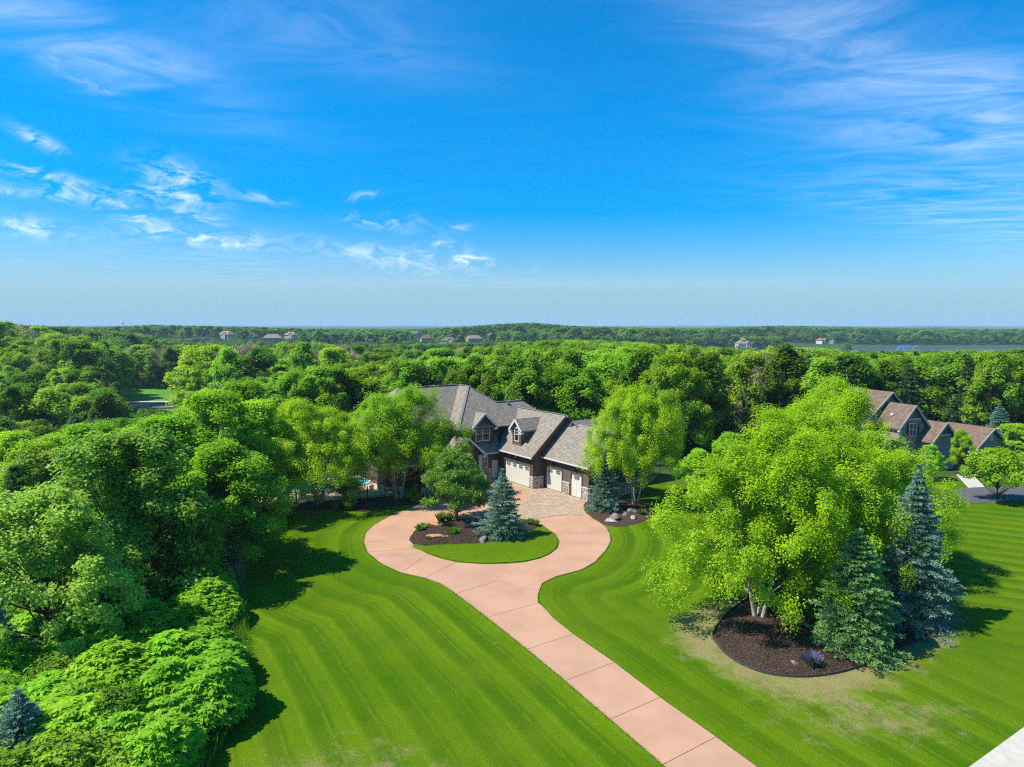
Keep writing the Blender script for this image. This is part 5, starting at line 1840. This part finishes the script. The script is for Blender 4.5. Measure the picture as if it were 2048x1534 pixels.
def make_forest():
    rng = random.Random(9)
    pts = forest_points()
    pts.sort(key=lambda p: p[1])
    groups = {'broad': 0, 'bare': 0, 'fir': 0}
    stuff = []
    for (x, y, shortish) in pts:
        z = float(terr(x, y))
        px, _ = proj_row(x, y, z)
        lim = skyline_limit(px, y) + rng.uniform(0, 16 if y < 420 else 5)
        # tree height that reaches that row
        _, _, zt = at(px, lim, y)
        h = rng.uniform(12, 16.5)
        hmax = zt - z
        if hmax < 4.5:
            if hmax < 2.5: continue
            h = hmax
        else:
            h = min(h, hmax)
            if y > 100 and hmax < 22 and rng.random() < .35: h = hmax
        if shortish: h = min(h, rng.uniform(2.2, 4.2))
        r = rng.random()
        kind = 'broad'
        a = x / y
        if y < 420:
            if a < -0.12 and y > 150 and r < (.5 if -0.75 < a < -.2 and 285 < y < 420 else .10): kind = 'bare'
            elif a > 0.42 and y < 240 and r < .34: kind = 'fir'
            elif r < .05 and not (-.25 < a < .3 and y < 190): kind = 'bare'
            elif r > .955: kind = 'fir'
        seen = -160 < px < 2208
        if kind == 'bare' and groups['bare'] < 150 and seen:
            groups['bare'] += 1
            zone = ('%s %s' % ('near the valley meadow' if y < 300 else 'far up the valley slope', 'at the outer end' if a < -.62 else 'at mid slope' if a < -.42 else 'towards the house' if a < -.25 else 'above the pool')) if a < -.1 else 'in the wood behind the houses'
            plant('bare_tree', BARE[rng.randrange(3)], (x, y, z), (h / 10.5 * rng.uniform(.9, 1.3), h / 10.5 * rng.uniform(.9, 1.3), h / 10.5), rng.uniform(0, 6.28), 'grey brown leafless tree ' + zone, 'tree', 'leafless trees ' + zone)
        elif kind == 'fir' and groups['fir'] < 90 and seen:
            groups['fir'] += 1
            zone = 'behind the neighbouring house' if a > .3 else 'in the wood beyond the house'
            zone += ', front rows' if y < 130 else ', middle rows' if y < 175 else ', rear rows'
            size = 'low' if h < 10 else 'tall' if h > 14 else 'mid-sized'
            plant('spruce_tree', FIR, (x, y, z), (h / 13 * 1.15, h / 13 * 1.15, h / 13), rng.uniform(0, 6.28), size + ' dark spruce ' + zone, 'tree', size + ' dark spruces ' + zone)
        elif groups['broad'] < 300 and seen and y < 300:
            groups['broad'] += 1
            zone = 'on the left valley slope' if a < -.3 else 'behind the pool and house' if a < .12 else 'between the two houses' if a < .45 else 'behind the neighbouring house'
            s = h / 15 * rng.uniform(.9, 1.15)
            if h < 10: s = max(s, .75)
            row = 'in the front rows' if y < 118 else 'in the middle rows' if y < 150 else 'in the rear rows'
            size = 'low' if h < 10 else 'tall' if h > 14 else 'mid-sized'
            lab = '%s green broadleaf tree %s of the wood %s' % (size, row, zone)
            e = plant('woodland_tree', FOREST[rng.randrange(5)], (x, y, z), (s * rng.uniform(.82, 1.25), s * rng.uniform(.82, 1.2), h / 15), rng.uniform(0, 6.28), lab, 'tree', lab.replace(' tree ', ' trees '))
            e.rotation_euler = (rng.uniform(-.12, .12), rng.uniform(-.12, .12), e.rotation_euler[2])
        else:
            k = rng.randrange(5) if y < 330 else 5 + rng.randrange(4)
            s = h / 15 * rng.uniform(.95, 1.25)
            if y > 800: s *= 1.35
            if h < 10: s = max(s, .7)
            if shortish: s = .55
            stuff.append((x, y, z, rng.uniform(0, 6.28), s, h / (15 if k < 5 else 14), k))
    A = np.array(stuff)
    me = bpy.data.meshes.new('far_forest')
    me.vertices.add(len(A))
    me.vertices.foreach_set('co', A[:, :3].astype(np.float32).ravel())
    for nm, col in (('rz', 3), ('sxy', 4), ('sz', 5)):
        at_ = me.attributes.new(nm, 'FLOAT', 'POINT')
        at_.data.foreach_set('value', A[:, col].astype(np.float32))
    ai = me.attributes.new('which', 'INT', 'POINT')
    ai.data.foreach_set('value', A[:, 6].astype(np.int32))
    me.materials.append(MATS['leaf_forest'])
    ob = mobj('far_forest', me)
    tag(ob, 'far woodland canopy rolling out towards the horizon', kind='stuff')
    scatter(ob, FOREST_OBJ)
    print('forest', groups, 'stuff', len(A))


def scatter(ob, sources):
    """geometry nodes: place source crowns on the object's points"""
    ng = bpy.data.node_groups.new('scatter_' + ob.name, 'GeometryNodeTree')
    ng.interface.new_socket('Geometry', in_out='INPUT', socket_type='NodeSocketGeometry')
    ng.interface.new_socket('Geometry', in_out='OUTPUT', socket_type='NodeSocketGeometry')
    n, l = ng.nodes, ng.links
    gi, go = n.new('NodeGroupInput'), n.new('NodeGroupOutput')

    def attr(nm, t='FLOAT'):
        a = n.new('GeometryNodeInputNamedAttribute'); a.data_type = t
        a.inputs['Name'].default_value = nm
        return a.outputs['Attribute']
    rz, sxy, sz, wh = attr('rz'), attr('sxy'), attr('sz'), attr('which', 'INT')
    rot = n.new('ShaderNodeCombineXYZ'); l.new(rz, rot.inputs[2])
    scl = n.new('ShaderNodeCombineXYZ'); l.new(sxy, scl.inputs[0]); l.new(sxy, scl.inputs[1]); l.new(sz, scl.inputs[2])
    jn = n.new('GeometryNodeJoinGeometry')
    for k, src in enumerate(sources):
        oi = n.new('GeometryNodeObjectInfo'); oi.transform_space = 'ORIGINAL'
        oi.inputs['Object'].default_value = src
        oi.inputs['As Instance'].default_value = True
        cmp_ = n.new('FunctionNodeCompare'); cmp_.data_type = 'INT'; cmp_.operation = 'EQUAL'
        l.new(wh, cmp_.inputs[2]); cmp_.inputs[3].default_value = k
        ip = n.new('GeometryNodeInstanceOnPoints')
        l.new(gi.outputs[0], ip.inputs['Points'])
        l.new(cmp_.outputs[0], ip.inputs['Selection'])
        l.new(oi.outputs['Geometry'], ip.inputs['Instance'])
        l.new(rot.outputs[0], ip.inputs['Rotation'])
        l.new(scl.outputs[0], ip.inputs['Scale'])
        l.new(ip.outputs[0], jn.inputs[0])
    l.new(jn.outputs[0], go.inputs[0])
    md = ob.modifiers.new('scatter', 'NODES')
    md.node_group = ng


# one standing tree of every wood kind; the far canopy repeats their crowns
FOREST_OBJ = []
for k, tm in enumerate(FOREST):
    x, y = [(-7, 101), (6, 104), (17, 103), (-26, 104), (27, 108)][k]
    lab = ['woodland tree just behind the highest roof ridge', 'woodland tree behind the middle of the brown house', 'woodland tree behind the garage ridge', 'woodland tree beyond the pool', 'woodland tree right of the tall maple behind the garage'][k]
    e = plant('woodland_tree', tm, g0(x, y), (.85, .85, .8), k, lab, 'tree', 'woodland trees nearest the house')
    FOREST_OBJ.append(e.children[0])
for k, tm in enumerate(FARTREE):
    x = [-470, -505, 140, 330][k]; y = [840, 820, 760, 690][k]
    lab = ['round tree on the ridge left of the white house', 'round tree at the ridge end above the valley', 'round tree below the central hill', 'round tree on the near lake shore'][k]
    e = plant('ridge_tree', tm, g0(x, y), 1.0, k, lab, 'tree', 'lone round trees on the far ridges')
    FOREST_OBJ.append(e.children[0])
make_forest()


def undergrowth():
    rng = np.random.default_rng(4)
    pts = []
    for _ in range(5200):
        y = rng.uniform(24, 330); x = rng.uniform(-.95, .95) * (y + 8)
        if y < 96:
            lx = np.interp(y, [p[1] for p in LAWN_EDGE], [p[0] for p in LAWN_EDGE])
            if not (x < lx - 3.2): continue
            if x > -34 and y > 68: continue
        elif x > 28 and y < 105: continue
        else:
            a = x / y
            if -0.565 < a < -0.33 and 205 < y < 292: continue
        pts.append((x, y, float(terr(x, y)), rng.uniform(0, 6.28), rng.uniform(.6, 1.3) * (1 if y < 120 else 1.7), rng.uniform(.5, 1.1) * (1 if y < 120 else 1.5), rng.integers(0, 2)))
    A = np.array(pts)
    me = bpy.data.meshes.new('undergrowth')
    me.vertices.add(len(A)); me.vertices.foreach_set('co', A[:, :3].astype(np.float32).ravel())
    for nm, col in (('rz', 3), ('sxy', 4), ('sz', 5)):
        a = me.attributes.new(nm, 'FLOAT', 'POINT'); a.data.foreach_set('value', A[:, col].astype(np.float32))
    a = me.attributes.new('which', 'INT', 'POINT'); a.data.foreach_set('value', A[:, 6].astype(np.int32))
    me.materials.append(MATS['leaf_bush'])
    ob = mobj('undergrowth', me)
    tag(ob, 'low green undergrowth covering the floor of the wood', kind='stuff')
    scatter(ob, BUSH_OBJ)


BUSH_OBJ = []
for k, (x, y, s, lab) in enumerate(((-16.9, 70.4, .95, 'round dark shrub between the pool birch and the porch birch'), (-10.3, 71.4, .55, 'low dark shrub at the porch end of the driveway'))):
    e = plant('shrub', BUSH[k], (x, y, 0), s, 0, lab, 'shrub', None, ('foliage', 'stems'))
    BUSH_OBJ.append(e.children[0])
undergrowth()

# ------------------------------------------------------------------ meadow and pond in the valley
def meadow():
    ys = np.linspace(196, 300, 22); a = np.linspace(-.60, -.30, 30)
    Y, A = np.meshgrid(ys, a, indexing='ij'); X = A * Y
    Z = terr(X, Y) + .25
    idx = np.arange(X.size).reshape(X.shape)
    F = np.stack([idx[:-1, :-1], idx[:-1, 1:], idx[1:, 1:], idx[1:, :-1]], -1).reshape(-1, 4)
    o = mobj('meadow', np_mesh('meadow', np.stack([X, Y, Z], -1).reshape(-1, 3), F, 'meadow_grass', smooth=True))
    tag(o, 'bright green meadow clearing in the valley wood', kind='structure')
    cx, cy = -0.523 * 238, 238
    z = float(terr(cx, cy)) + .9
    pts = [(cx + 15 * math.cos(t) * (1 + .12 * math.sin(3 * t)), cy + 7.5 * math.sin(t), z) for t in np.linspace(0, 2 * math.pi, 28)[:-1]]
    o = MB().poly(pts).build('pond', 'lake_water'); tag(o, 'small dark pond in the meadow', kind='structure')
    pts2 = [(cx + 18 * math.cos(t) * (1 + .12 * math.sin(3 * t)), cy + 1.5 + 10.5 * math.sin(t), z - .1) for t in np.linspace(0, 2 * math.pi, 28)[:-1]]
    o = MB().slab(pts2, (0, 0, -2)).build('pond_bank', 'siding_tan'); tag(o, 'pale reed bank around the pond', kind='structure')


meadow()

# ------------------------------------------------------------------ planting beds
def bed(name, outline, height, label, edge=False):
    pts = closed_smooth(outline, 4)
    cx = sum(p[0] for p in pts) / len(pts); cy = sum(p[1] for p in pts) / len(pts)
    rng = random.Random(len(pts))
    rings = [1.0, .97, .85, .65, .4, .15]
    zs = [0.0, .05, height * .6, height * .9, height, height]
    vs, fs = [], []
    n = len(pts)
    for r_, z in zip(rings, zs):
        for p in pts:
            vs.append((cx + (p[0] - cx) * r_, cy + (p[1] - cy) * r_, z + (rng.uniform(-.04, .04) if r_ < .96 else 0)))
    vs.append((cx, cy, height))
    for k in range(len(rings) - 1):
        for q in range(n):
            j = (q + 1) % n
            fs.append((k * n + q, k * n + j, (k + 1) * n + j, (k + 1) * n + q))
    for q in range(n):
        fs.append(((len(rings) - 1) * n + q, (len(rings) - 1) * n + (q + 1) % n, len(vs) - 1))
    mb = MB(); mb.v, mb.f = vs, fs
    o = mb.build(name, 'mulch', smooth=True)
    tag(o, label, kind='structure')
    if edge:
        e = MB()
        m = len(pts)
        for q in range(m):
            e.beam((*pts[q], .06), (*pts[(q + 1) % m], .06), .05, .14)
        tag(e.build('bed_edging', 'edging'), 'thin black edging strip round the birch mulch bed', 'edging')
    return o


ISL = [(-8.83, 59.3), (-8.5, 57.9), (-7.73, 56.8), (-6.46, 57.0), (-4.74, 57.25), (-2.98, 57.4), (-1.0, 58.06), (.57, 59.16), (1.53, 60.9), (2.6, 62.1), (1.9, 63.9), (.9, 64.6), (-1.87, 64.95), (-3.64, 65.1), (-5.11, 64.6), (-7.12, 63.7), (-8.0, 62.9), (-8.6, 61.09)]
bed('mulch_bed', ISL, .22, 'dark mulch bed on the driveway island')
bed('mulch_bed', [(7.98, 72.1), (7.45, 70.2), (7.3, 67.7), (7.6, 65.9), (8.15, 64.2), (8.75, 62.9), (10.0, 62.6), (11.62, 63.56), (13.06, 65.3), (13.78, 66.8), (14.0, 69.3), (13.5, 72.0), (10.5, 73.0)], .15, 'dark mulch bed at the right end of the garage')
bed('mulch_bed', BED_BIRCH, .15, 'large dark mulch bed under the birches and spruces', True)
bed('mulch_bed', [(-24.5, 69.6), (-20, 68.4), (-16.5, 69.0), (-15, 67.6), (-12.8, 69.2), (-10.2, 70.6), (-10.0, 72.2), (-14, 73.6), (-19, 72.0), (-24, 71.2)], .12, 'mulch bed below the pool fence and porch')
# grass cap on the front of the island
isl_lawn = [(-8.2, 57.2), (-7.3, 55.6), (-6.3, 54.75), (-4.3, 53.25), (-2.15, 52.75), (.95, 53.2), (2.7, 54.6), (3.65, 56.5), (3.85, 58.9), (3.4, 61.2), (2.6, 62.3), (1.0, 61.5), (-1, 59.5), (-4, 58.5)]


def island_lawn():
    pts = closed_smooth(isl_lawn, 3)
    mb = MB().slab([(p[0], p[1], .07) for p in pts], (0, 0, -.07))
    me = mb.mesh('island_lawn', 'lawn_grass')
    for nm, val in (('stripe', .6), ('dry', .05), ('rough', 0.0)):
        a = me.attributes.new(nm, 'FLOAT', 'POINT')
        a.data.foreach_set('value', np.full(len(me.vertices), val, np.float32))
    o = mobj('island_lawn', me)
    tag(o, 'crescent of mown grass on the front of the driveway island', kind='structure')


island_lawn()

# ------------------------------------------------------------------ boulders and small plants
def boulder(x, y, z, sx, sy, sz, mat, lab, seed, rz=0.0):
    rng = np.random.default_rng(seed)
    bm = bmesh.new()
    bmesh.ops.create_icosphere(bm, subdivisions=3, radius=1.0)
    ks = rng.normal(size=(7, 3))
    cuts = unit(rng.normal(size=(9, 3)))
    for v in bm.verts:
        p = np.array(v.co)
        for c in cuts:
            d = p @ c
            if d > .68: p = p - c * (d - .68)
        p = p * (1 + .06 * sum(math.sin(p @ k * 2.4 + i) for i, k in enumerate(ks)) / 2)
        v.co = (p[0] * sx, p[1] * sy, max(p[2], -.5) * sz)
    me = bpy.data.meshes.new('boulder')
    bm.to_mesh(me); bm.free()
    me.materials.append(MATS[mat])
    o = mobj('boulder', me)
    o.location = (x, y, z + sz * .3); o.rotation_euler = (0, 0, rz)
    tag(o, lab, 'boulder', 'landscape boulders')


for q, (x, y, sx, sy, sz, mat, lab) in enumerate((
        (-6.5, 58.9, .95, .45, .38, 'boulder_rust', 'orange rust coloured boulder in the driveway island'),
        (-5.55, 59.1, .35, .28, .16, 'boulder_pale', 'small pale stone beside the orange boulder'),
        (-2.4, 58.2, .72, .4, .3, 'boulder_grey', 'flat grey boulder at the front of the island mulch'),
        (-1.4, 58.5, .62, .36, .24, 'boulder_grey', 'grey boulder under the front of the island spruce'),
        (-6.8, 62.7, .8, .4, .28, 'boulder_rust', 'brown boulder near the pine trunk'),
        (-3.7, 63.6, .6, .5, .35, 'boulder_grey', 'dark boulder between the pine and the island spruce'),
        (-3.8, 62.1, .5, .4, .25, 'boulder_grey', 'small dark stone in the shade of the island spruce'),
        (9.8, 65.0, .85, .6, .52, 'boulder_grey', 'largest grey boulder in the garage corner bed'),
        (9.2, 64.0, .7, .4, .25, 'boulder_pale', 'flat pale stone at the front of the garage corner bed'),
        (11.7, 67.2, .55, .45, .4, 'boulder_grey', 'grey boulder near the birch trunks by the garage'),
        (10.9, 66.0, .5, .4, .28, 'boulder_grey', 'small grey stone in the middle of the garage corner bed'),
        (11.5, 65.0, .55, .35, .25, 'boulder_pale', 'pale stone at the lawn side of the garage corner bed'),
        (15.4, 36.7, .28, .2, .12, 'boulder_grey', 'small grey stone beside the purple catmint'),
        (16.7, 36.4, .3, .2, .08, 'boulder_rust', 'flat tan stone near the catmint'),
        (-27.0, 76.2, 1.3, .9, .7, 'boulder_pale', 'big pale boulder at the left end of the pool'),
        (-25.6, 77.9, 1.1, .8, .6, 'boulder_pale', 'pale boulder behind the pool corner'),
        (-28.3, 77.9, 1.1, .9, .8, 'boulder_pale', 'pale boulder stacked at the back of the pool'))):
    boulder(x, y, .06 if y < 70 else .1, sx, sy, sz, mat, lab, 200 + q, q * .7)

HOSTA = tuft_mesh('plant_tuft', 5, 130, .42, .5, 'grass_blade', .03, 1.1)
ORNA = tuft_mesh('grass_tuft', 6, 220, .8, .7, 'grass_blade', .02, .6)
CATM = tuft_mesh('catmint_flowers', 8, 220, .62, .9, 'leaf_catmint', .025, .9)
for (x, y, s, me, lab) in (
        (-8.2, 61.2, 1.5, HOSTA, 'low green perennial at the left rim of the island bed'),
        (-8.0, 62.0, 1.2, HOSTA, 'green perennial behind the left rim of the island bed'),
        (-5.2, 60.0, 1.7, HOSTA, 'bright round perennial in the middle of the island bed'),
        (-7.1, 58.5, .9, HOSTA, 'tiny pale perennial in front of the orange boulder'),
        (-6.6, 63.9, 1.3, ORNA, 'tall grass tuft left of the pine trunk'),
        (-5.9, 64.3, 1.1, ORNA, 'grass tuft right against the pine trunk'),
        (1.65, 63.3, 1.3, HOSTA, 'first small perennial at the back rim of the island'),
        (2.2, 62.9, 1.2, HOSTA, 'second small perennial at the back rim of the island'),
        (12.5, 66.6, 1.4, HOSTA, 'green perennial among the garage bed stones'),
        (18.9, 42.2, 1.1, ORNA, 'grass tuft beneath the middle birch'),
        (16.2, 36.35, 1.15, HOSTA, 'green leaves of the catmint clump in the birch bed'),
        (-16.2, 68.4, 1.6, ORNA, 'green daylily tuft at the edge of the pool bed'),
        (-17.4, 68.2, 1.3, ORNA, 'second daylily tuft at the edge of the pool bed')):
    o = mobj('perennial', me); o.location = (x, y, .12); o.scale = (s, s, s); o.rotation_euler = (0, 0, x)
    tag(o, lab, 'plant', 'small garden plants')
o = mobj('catmint', CATM); o.location = (16.2, 36.45, .2); o.scale = (1.1, 1.1, 1.1)
tag(o, 'purple flowering catmint at the front of the birch bed', 'plant')


def tall_grass():
    rng = np.random.default_rng(12)
    n = 9000
    t = rng.uniform(0, 1, n)
    ly = np.array([p[1] for p in LAWN_EDGE[1:10]]); lx = np.array([p[0] for p in LAWN_EDGE[1:10]])
    y = rng.uniform(22, 65, n)
    x = np.interp(y, ly, lx) - np.abs(rng.normal(0, .8, n)) + .15
    a = rng.uniform(0, 6.283, n)
    base = np.stack([x, y, np.zeros(n)], -1)
    D = unit(np.stack([np.cos(a) * .45, np.sin(a) * .45, np.ones(n)], -1))
    S = np.stack([-np.sin(a), np.cos(a), np.zeros(n)], -1) * .02
    L = rng.uniform(.35, .95, (n, 1))
    V = np.stack([base - S, base + S, base + D * L * .7 + S * .7, base + D * L], 1).reshape(-1, 3)
    o = mobj('tall_grass', np_mesh('tall_grass', V, np.arange(n * 4, dtype=np.int32).reshape(-1, 4), 'grass_blade', rng.random(n)))
    tag(o, 'unmown grass fringe between the lawn and the thicket', kind='stuff')


tall_grass()


def edge_grass():
    rng = np.random.default_rng(15)
    P = []
    isl = closed_smooth(isl_lawn, 3)
    for line, dens in ((smooth_line(DL, 4), 48), (smooth_line(DR, 4), 48), (isl + isl[:1], 40), (closed_smooth(BED_BIRCH, 4) + BED_BIRCH[:1], 45)):
        for a, b in zip(line[:-1], line[1:]):
            a, b = np.array(a), np.array(b)
            n = int(np.hypot(*(b - a)) * dens) + 1
            t = rng.random((n, 1))
            P.append(a * (1 - t) + b * t + rng.normal(0, .045, (n, 2)))
    P = np.concatenate(P)
    n = len(P)
    a = rng.uniform(0, 6.283, n)
    base = np.column_stack([P, np.full(n, .01)])
    D = unit(np.stack([np.cos(a) * .8, np.sin(a) * .8, np.ones(n)], -1))
    S = np.stack([-np.sin(a), np.cos(a), np.zeros(n)], -1) * .014
    L = rng.uniform(.05, .13, (n, 1))
    V = np.stack([base - S, base + S, base + D * L * .7 + S * .7, base + D * L], 1).reshape(-1, 3)
    o = mobj('edge_grass', np_mesh('edge_grass', V, np.arange(n * 4, dtype=np.int32).reshape(-1, 4), 'grass_blade', rng.random(n)))
    tag(o, 'ragged fringe of grass creeping over the driveway and bed edges', kind='stuff')


edge_grass()


def mulch_chips():
    rng = np.random.default_rng(16)
    P = []
    for poly, n, hgt in ((BED_BIRCH, 16000, .15), (ISL, 11000, .22)):
        q = np.array(closed_smooth(poly, 4))
        c = q.mean(0)
        k = rng.integers(0, len(q), n)
        t = rng.random((n, 1))
        e = q[k] * (1 - t) + q[(k + 1) % len(q)] * t
        r = np.sqrt(rng.random((n, 1))) * .99
        zz = np.interp(r[:, 0], [0, .4, .65, .85, .97, 1], [hgt, hgt, hgt * .9, hgt * .6, .05, .02]) + .045
        P.append(np.column_stack([c + (e - c) * r, zz]))
    P = np.concatenate(P); n = len(P)
    N = unit(rng.normal(size=(n, 3)) * .5 + np.array([0, 0, 1]))
    D = unit(rng.normal(size=(n, 3)))
    L = rng.uniform(.05, .14, n)
    o = mobj('mulch_chips', leaves_mesh('mulch_chips', P, N, D, L, L * .4, rng.random(n) ** 1.5, 'mulch_chip', .02))
    tag(o, 'loose shredded bark chips lying on the mulch beds', kind='stuff')


mulch_chips()

# ------------------------------------------------------------------ pool terrace
def pool():
    o = flat_slab('pool_terrace', [(-31, 72.5), (-24.4, 70.9), (-19.6, 71.7), (-14.6, 73.3), (-12, 75), (-13, 84), (-31, 84)], .04, .12, 'pool_deck')
    tag(o, 'pinkish paved terrace round the swimming pool', kind='structure')
    pts = closed_smooth([(-25.6, 75.3), (-22.4, 75.9), (-19.0, 77.4), (-16.9, 79.4), (-17.0, 82.0), (-20, 82.6), (-24, 80.6), (-26.4, 78.0)], 4)
    T = empty('swimming_pool', (-21.5, 78.5, 0))
    tag(T, 'turquoise swimming pool behind the iron fence', 'pool')
    inv = Vector((21.5, -78.5, 0))
    MB().slab([(p[0] + inv.x, p[1] + inv.y, .075) for p in pts], (0, 0, -.1)).build('water', 'pool_water', T)
    mb = MB()
    for q in range(len(pts)):
        a, b = pts[q], pts[(q + 1) % len(pts)]
        mb.beam((a[0] + inv.x, a[1] + inv.y, .08), (b[0] + inv.x, b[1] + inv.y, .08), .4, .12)
    mb.build('coping', 'coping', T)
    # iron fence
    F = empty('iron_fence', (-20, 71, 0))
    tag(F, 'black iron picket fence in front of the pool', 'fence')
    line = [(-30.5, 71.6), (-24.4, 69.95), (-19.75, 70.75), (-15.2, 72.35)]
    post = MB().box(-.05, .05, -.05, .05, 0, 1.45).mesh('post', 'black_iron')
    pick = MB().box(-.012, .012, -.012, .012, 0.08, 1.3).mesh('picket', 'black_iron')
    for a, b in zip(line[:-1], line[1:]):
        a, b = Vector(a), Vector(b)
        L = (b - a).length
        n = max(1, round(L / 2.2))
        for k in range(n + 1):
            p = a.lerp(b, k / n)
            o = bpy.data.objects.new('post', post); link(o, F); o.location = (p.x + 20, p.y - 71, 0)
        m = int(L / .14)
        for k in range(1, m):
            p = a.lerp(b, k / m)
            o = bpy.data.objects.new('picket', pick); link(o, F); o.location = (p.x + 20, p.y - 71, 0)
        for z in (.14, 1.12, 1.3):
            MB().beam((a.x + 20, a.y - 71, z), (b.x + 20, b.y - 71, z), .035, .04).build('rail', 'black_iron', F)


pool()


def chair(name, x, y, rz, mat, cushion, lab, group):
    T = empty(name, (x, y, .06), rz)
    tag(T, lab, 'chair', group)
    MB().box(-.27, .27, -.27, .27, .40, .45).build('seat', mat, T)
    if cushion: MB().box(-.25, .25, -.25, .25, .452, .54).build('cushion', cushion, T)
    mb = MB()
    for k in range(5):
        mb.box(-.24 + k * .1, -.16 + k * .1, .24, .28, .46, 1.0)
    mb.box(-.28, .28, .235, .285, .98, 1.06)
    mb.build('backrest', mat, T)
    for sx in (-1, 1):
        for sy in (-1, 1):
            MB().box(sx * .25 - .025, sx * .25 + .025, sy * .24 - .025, sy * .24 + .025, 0, .40).build('leg', mat, T)
        MB().box(sx * .27 - .03, sx * .27 + .03, -.25, .25, .62, .66).build('armrest', mat, T)
    return T


for (x, y, rz, m, cu, lab) in ((-15.0, 73.9, .5, 'white_metal', None, 'white metal chair at the corner of the terrace behind the round shrub'), (-14.2, 74.3, -.6, 'white_metal', None, 'white metal chair next to the stone pier'),
                               (-9.3, 73.4, 2.6, 'white_metal', 'orange_cushion', 'patio chair with orange cushion at the porch edge'), (-8.4, 74.0, 2.2, 'white_metal', 'orange_cushion', 'patio chair with orange cushion partly hidden by the pine'),
                               (-10.4, 74.8, .4, 'brass_wood', 'orange_cushion', 'brown wooden chair under the porch roof')):
    chair('patio_chair', x, y, rz, m, cu, lab, 'patio chairs')


def lounger(x, y, rz, lab):
    T = empty('sun_lounger', (x, y, .06), rz)
    tag(T, lab, 'lounger', 'loungers by the pool')
    MB().box(-.3, .3, -.95, .35, .28, .36).build('seat', 'white_metal', T)
    MB().slab([(-.3, .36, .34), (.3, .36, .34), (.3, .85, .82), (-.3, .85, .82)], (0, .06, -.06)).build('backrest', 'white_metal', T)
    for sx in (-1, 1):
        for sy in (-.85, .28):
            MB().box(sx * .26 - .03, sx * .26 + .03, sy - .03, sy + .03, 0, .28).build('leg', 'white_metal', T)


for (x, y, rz, lab) in ((-26.6, 74.3, .8, 'white sun lounger at the left end of the pool terrace'), (-25.3, 73.6, .9, 'white sun lounger second along the pool terrace'), (-18.2, 74.8, .3, 'white sun lounger behind the forked birch trunk'), (-17.0, 75.6, .3, 'white sun lounger nearest the porch')):
    lounger(x, y, rz, lab)

# ------------------------------------------------------------------ air
def haze():
    m = bpy.data.materials.new('haze_air')
    m.use_nodes = True
    nt = NT(m.node_tree); nt.n.clear()
    out = nt.node('ShaderNodeOutputMaterial')
    pv = nt.node('ShaderNodeVolumePrincipled')
    pv.inputs['Color'].default_value = (0.56, 0.82, 1.0, 1)
    pv.inputs['Density'].default_value = 0.00012
    pv.inputs['Anisotropy'].default_value = 0.0
    nt.l.new(pv.outputs[0], out.inputs['Volume'])
    MATS['haze_air'] = m
    o = MB().box(-12500, 12500, -120, 9200, -45, 62).build('haze', 'haze_air')
    tag(o, 'thin bluish summer haze over the far country', kind='stuff')


haze()
